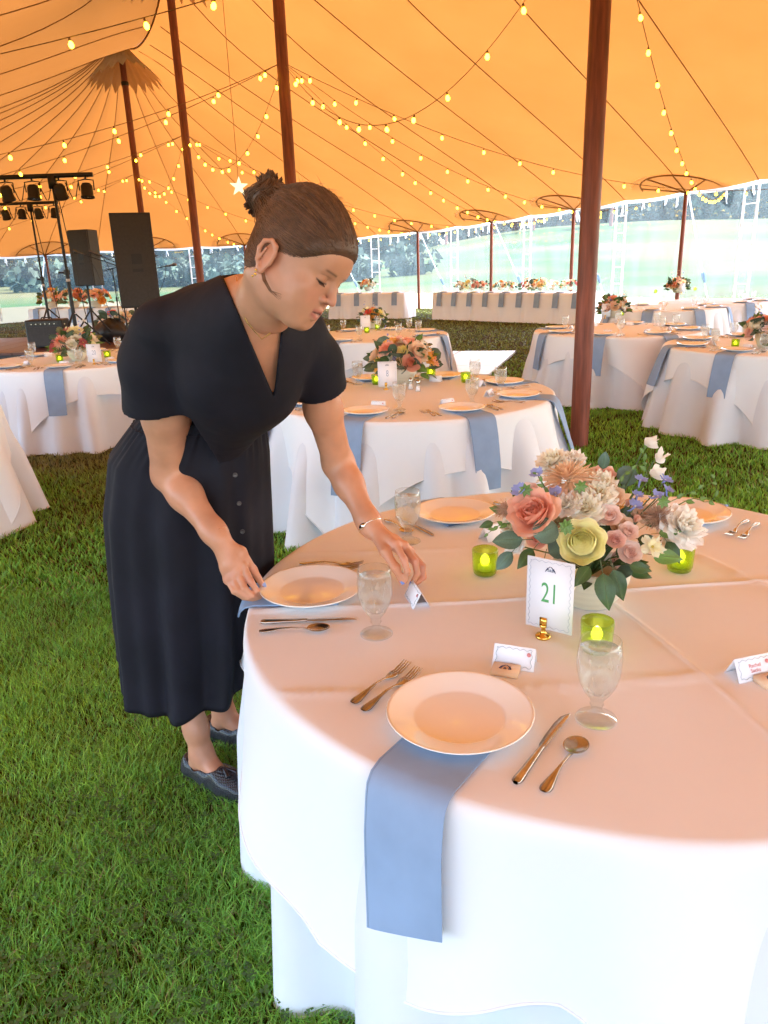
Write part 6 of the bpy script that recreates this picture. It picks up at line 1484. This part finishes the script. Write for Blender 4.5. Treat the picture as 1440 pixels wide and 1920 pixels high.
# nape wisps, loose lock in front of the ear, flyaways
for i in range(70):
    x0 = rr_.uniform(-.03, .055); p = np.array([x0, -.085+abs(x0)*.5, -.045+rr_.uniform(-.02, .04)]); d = np.array([rr_.uniform(-.3, .3), -rr_.uniform(.2, .9), -rr_.uniform(.2, .9)]); L_ = rr_.uniform(.012, .035)
    pts = [HC+HR@(p*HS), HC+HR@((p+d*L_*.5)*HS), HC+HR@((p+d*L_+np.array([0, -.008, .006]))*HS)]; hair.tube(pts, [.0008, .0006, .0002], 4, cap=False, col=HB*rr_.uniform(.6, 1.5))
for i in range(13):
    j = rr_.uniform(-.5, .5); pts = [ay(x+j*w__, y, Y) for x, y, Y, w__ in ((497, 470, 1.49, 5), (491, 500, 1.465, 7), (496, 525, 1.445, 9), (507, 545, 1.44, 7), (518+10*rr_.random(), 556+rr_.uniform(-8, 6), 1.435, 3))]; hair.tube(pts, [.0004, .0005, .0005, .0004, .0002], 4, cap=False, col=HB*rr_.uniform(1.2, 2.2))
for i in range(160):
    a = rr_.uniform(-2.4, 2.4); b = rr_.uniform(-.1, 1.4); p = skull(a, b); dn = unit(p-np.array([0, -.02, .034])); tg = unit(np.cross(dn, rr_.choice(([1, 0, 0], [0, 0, 1])))); 
    if p[2] < -.02+1.0*max(p[1], 0): continue
    L_ = rr_.uniform(.01, .028); pts = [HC+HR@(p*HS), HC+HR@((p+dn*L_*.35+tg*L_*.5)*HS), HC+HR@((p+dn*L_*.5+tg*L_)*HS)]; hair.tube(pts, [.0004, .0003, .00015], 3, cap=False, col=HB*1.5)
hair.obj('hair', M['hair'], W)
# lashes
ls = MB()
for s_ in (1, -1):
    for k in range(16):
        x = .021+.0014*k; z = -.003; ls.tube([hp_(s_*x, .0865-.35*abs(x-.028), z), hp_(s_*(x+.001), .0925-.3*abs(x-.028), z-.0045)], [.0005, .0002], 3, cap=False)
ls.obj('eyelashes', M['black'], W, kind='stuff')
# jewellery
b = MB(); ax = unit(WR_R-EL_R); c = WR_R-ax*.012; F_ = frame(ax+np.array([-.15, 0, .1])); b.tube([c+F_@np.array([.033*math.cos(a), .033*math.sin(a), 0]) for a in np.linspace(0, 2*pi, 30)], .0016, 6, cap=False); b.obj('bracelet', M['gold2'] if 'gold2' in M else M['gold'], W)
wrL = ay(698, 992, 1.86); ax = unit(wrL-el); c = wrL-ax*.010; F_ = frame(ax); b = MB(); b.tube([c+F_@np.array([.033*math.cos(a), .033*math.sin(a), 0]) for a in np.linspace(0, 2*pi, 30)], .0022, 6, cap=False); b.obj('bangle', M['silver'] if 'silver' in M else M['steel'], W)
pl = MB(); dcam = unit(np.array([-.55, -.8, .1])); dcam = unit(dcam-ax*(dcam@ax)); F2_ = np.column_stack([ax, np.cross(dcam, ax), dcam]); pl.grid(np.array([[c+dcam*.034+F2_@np.array([r*.007*math.cos(a), r*.015*math.sin(a), z-.004*(r*math.sin(a))**2]) for a in np.arange(14)*2*pi/14] for r, z in ((0, .002), (.8, .002), (1, .0005), (.9, -.001))]), True); pl.obj('bangle_plaque', M['silver'] if 'silver' in M else M['steel'], W)
nk = MB(); pts = [ay(444, 520, 1.635), ay(442, 548, 1.60), ay(448, 575, 1.575), ay(464, 605, 1.575), ay(478, 622, 1.58), ay(491, 636, 1.585), ay(505, 626, 1.585), ay(520, 612, 1.59)]
nk.tube(pts, .0009, 5); nk.obj('necklace', M['gold'], W)
for (y, z, r_) in ((-.020, -.054, .0028), (-.017, -.061, .0030), (-.020, -.067, .0024), (-.030, -.040, .0018)): ea = MB(); ea.lathe([(0, r_), (r_*.7, r_*.7), (r_, 0), (r_*.7, -r_*.7), (0, -r_)], 8, c=hp_(.082, y, z)); ea.obj('earring', M['gold'], W)
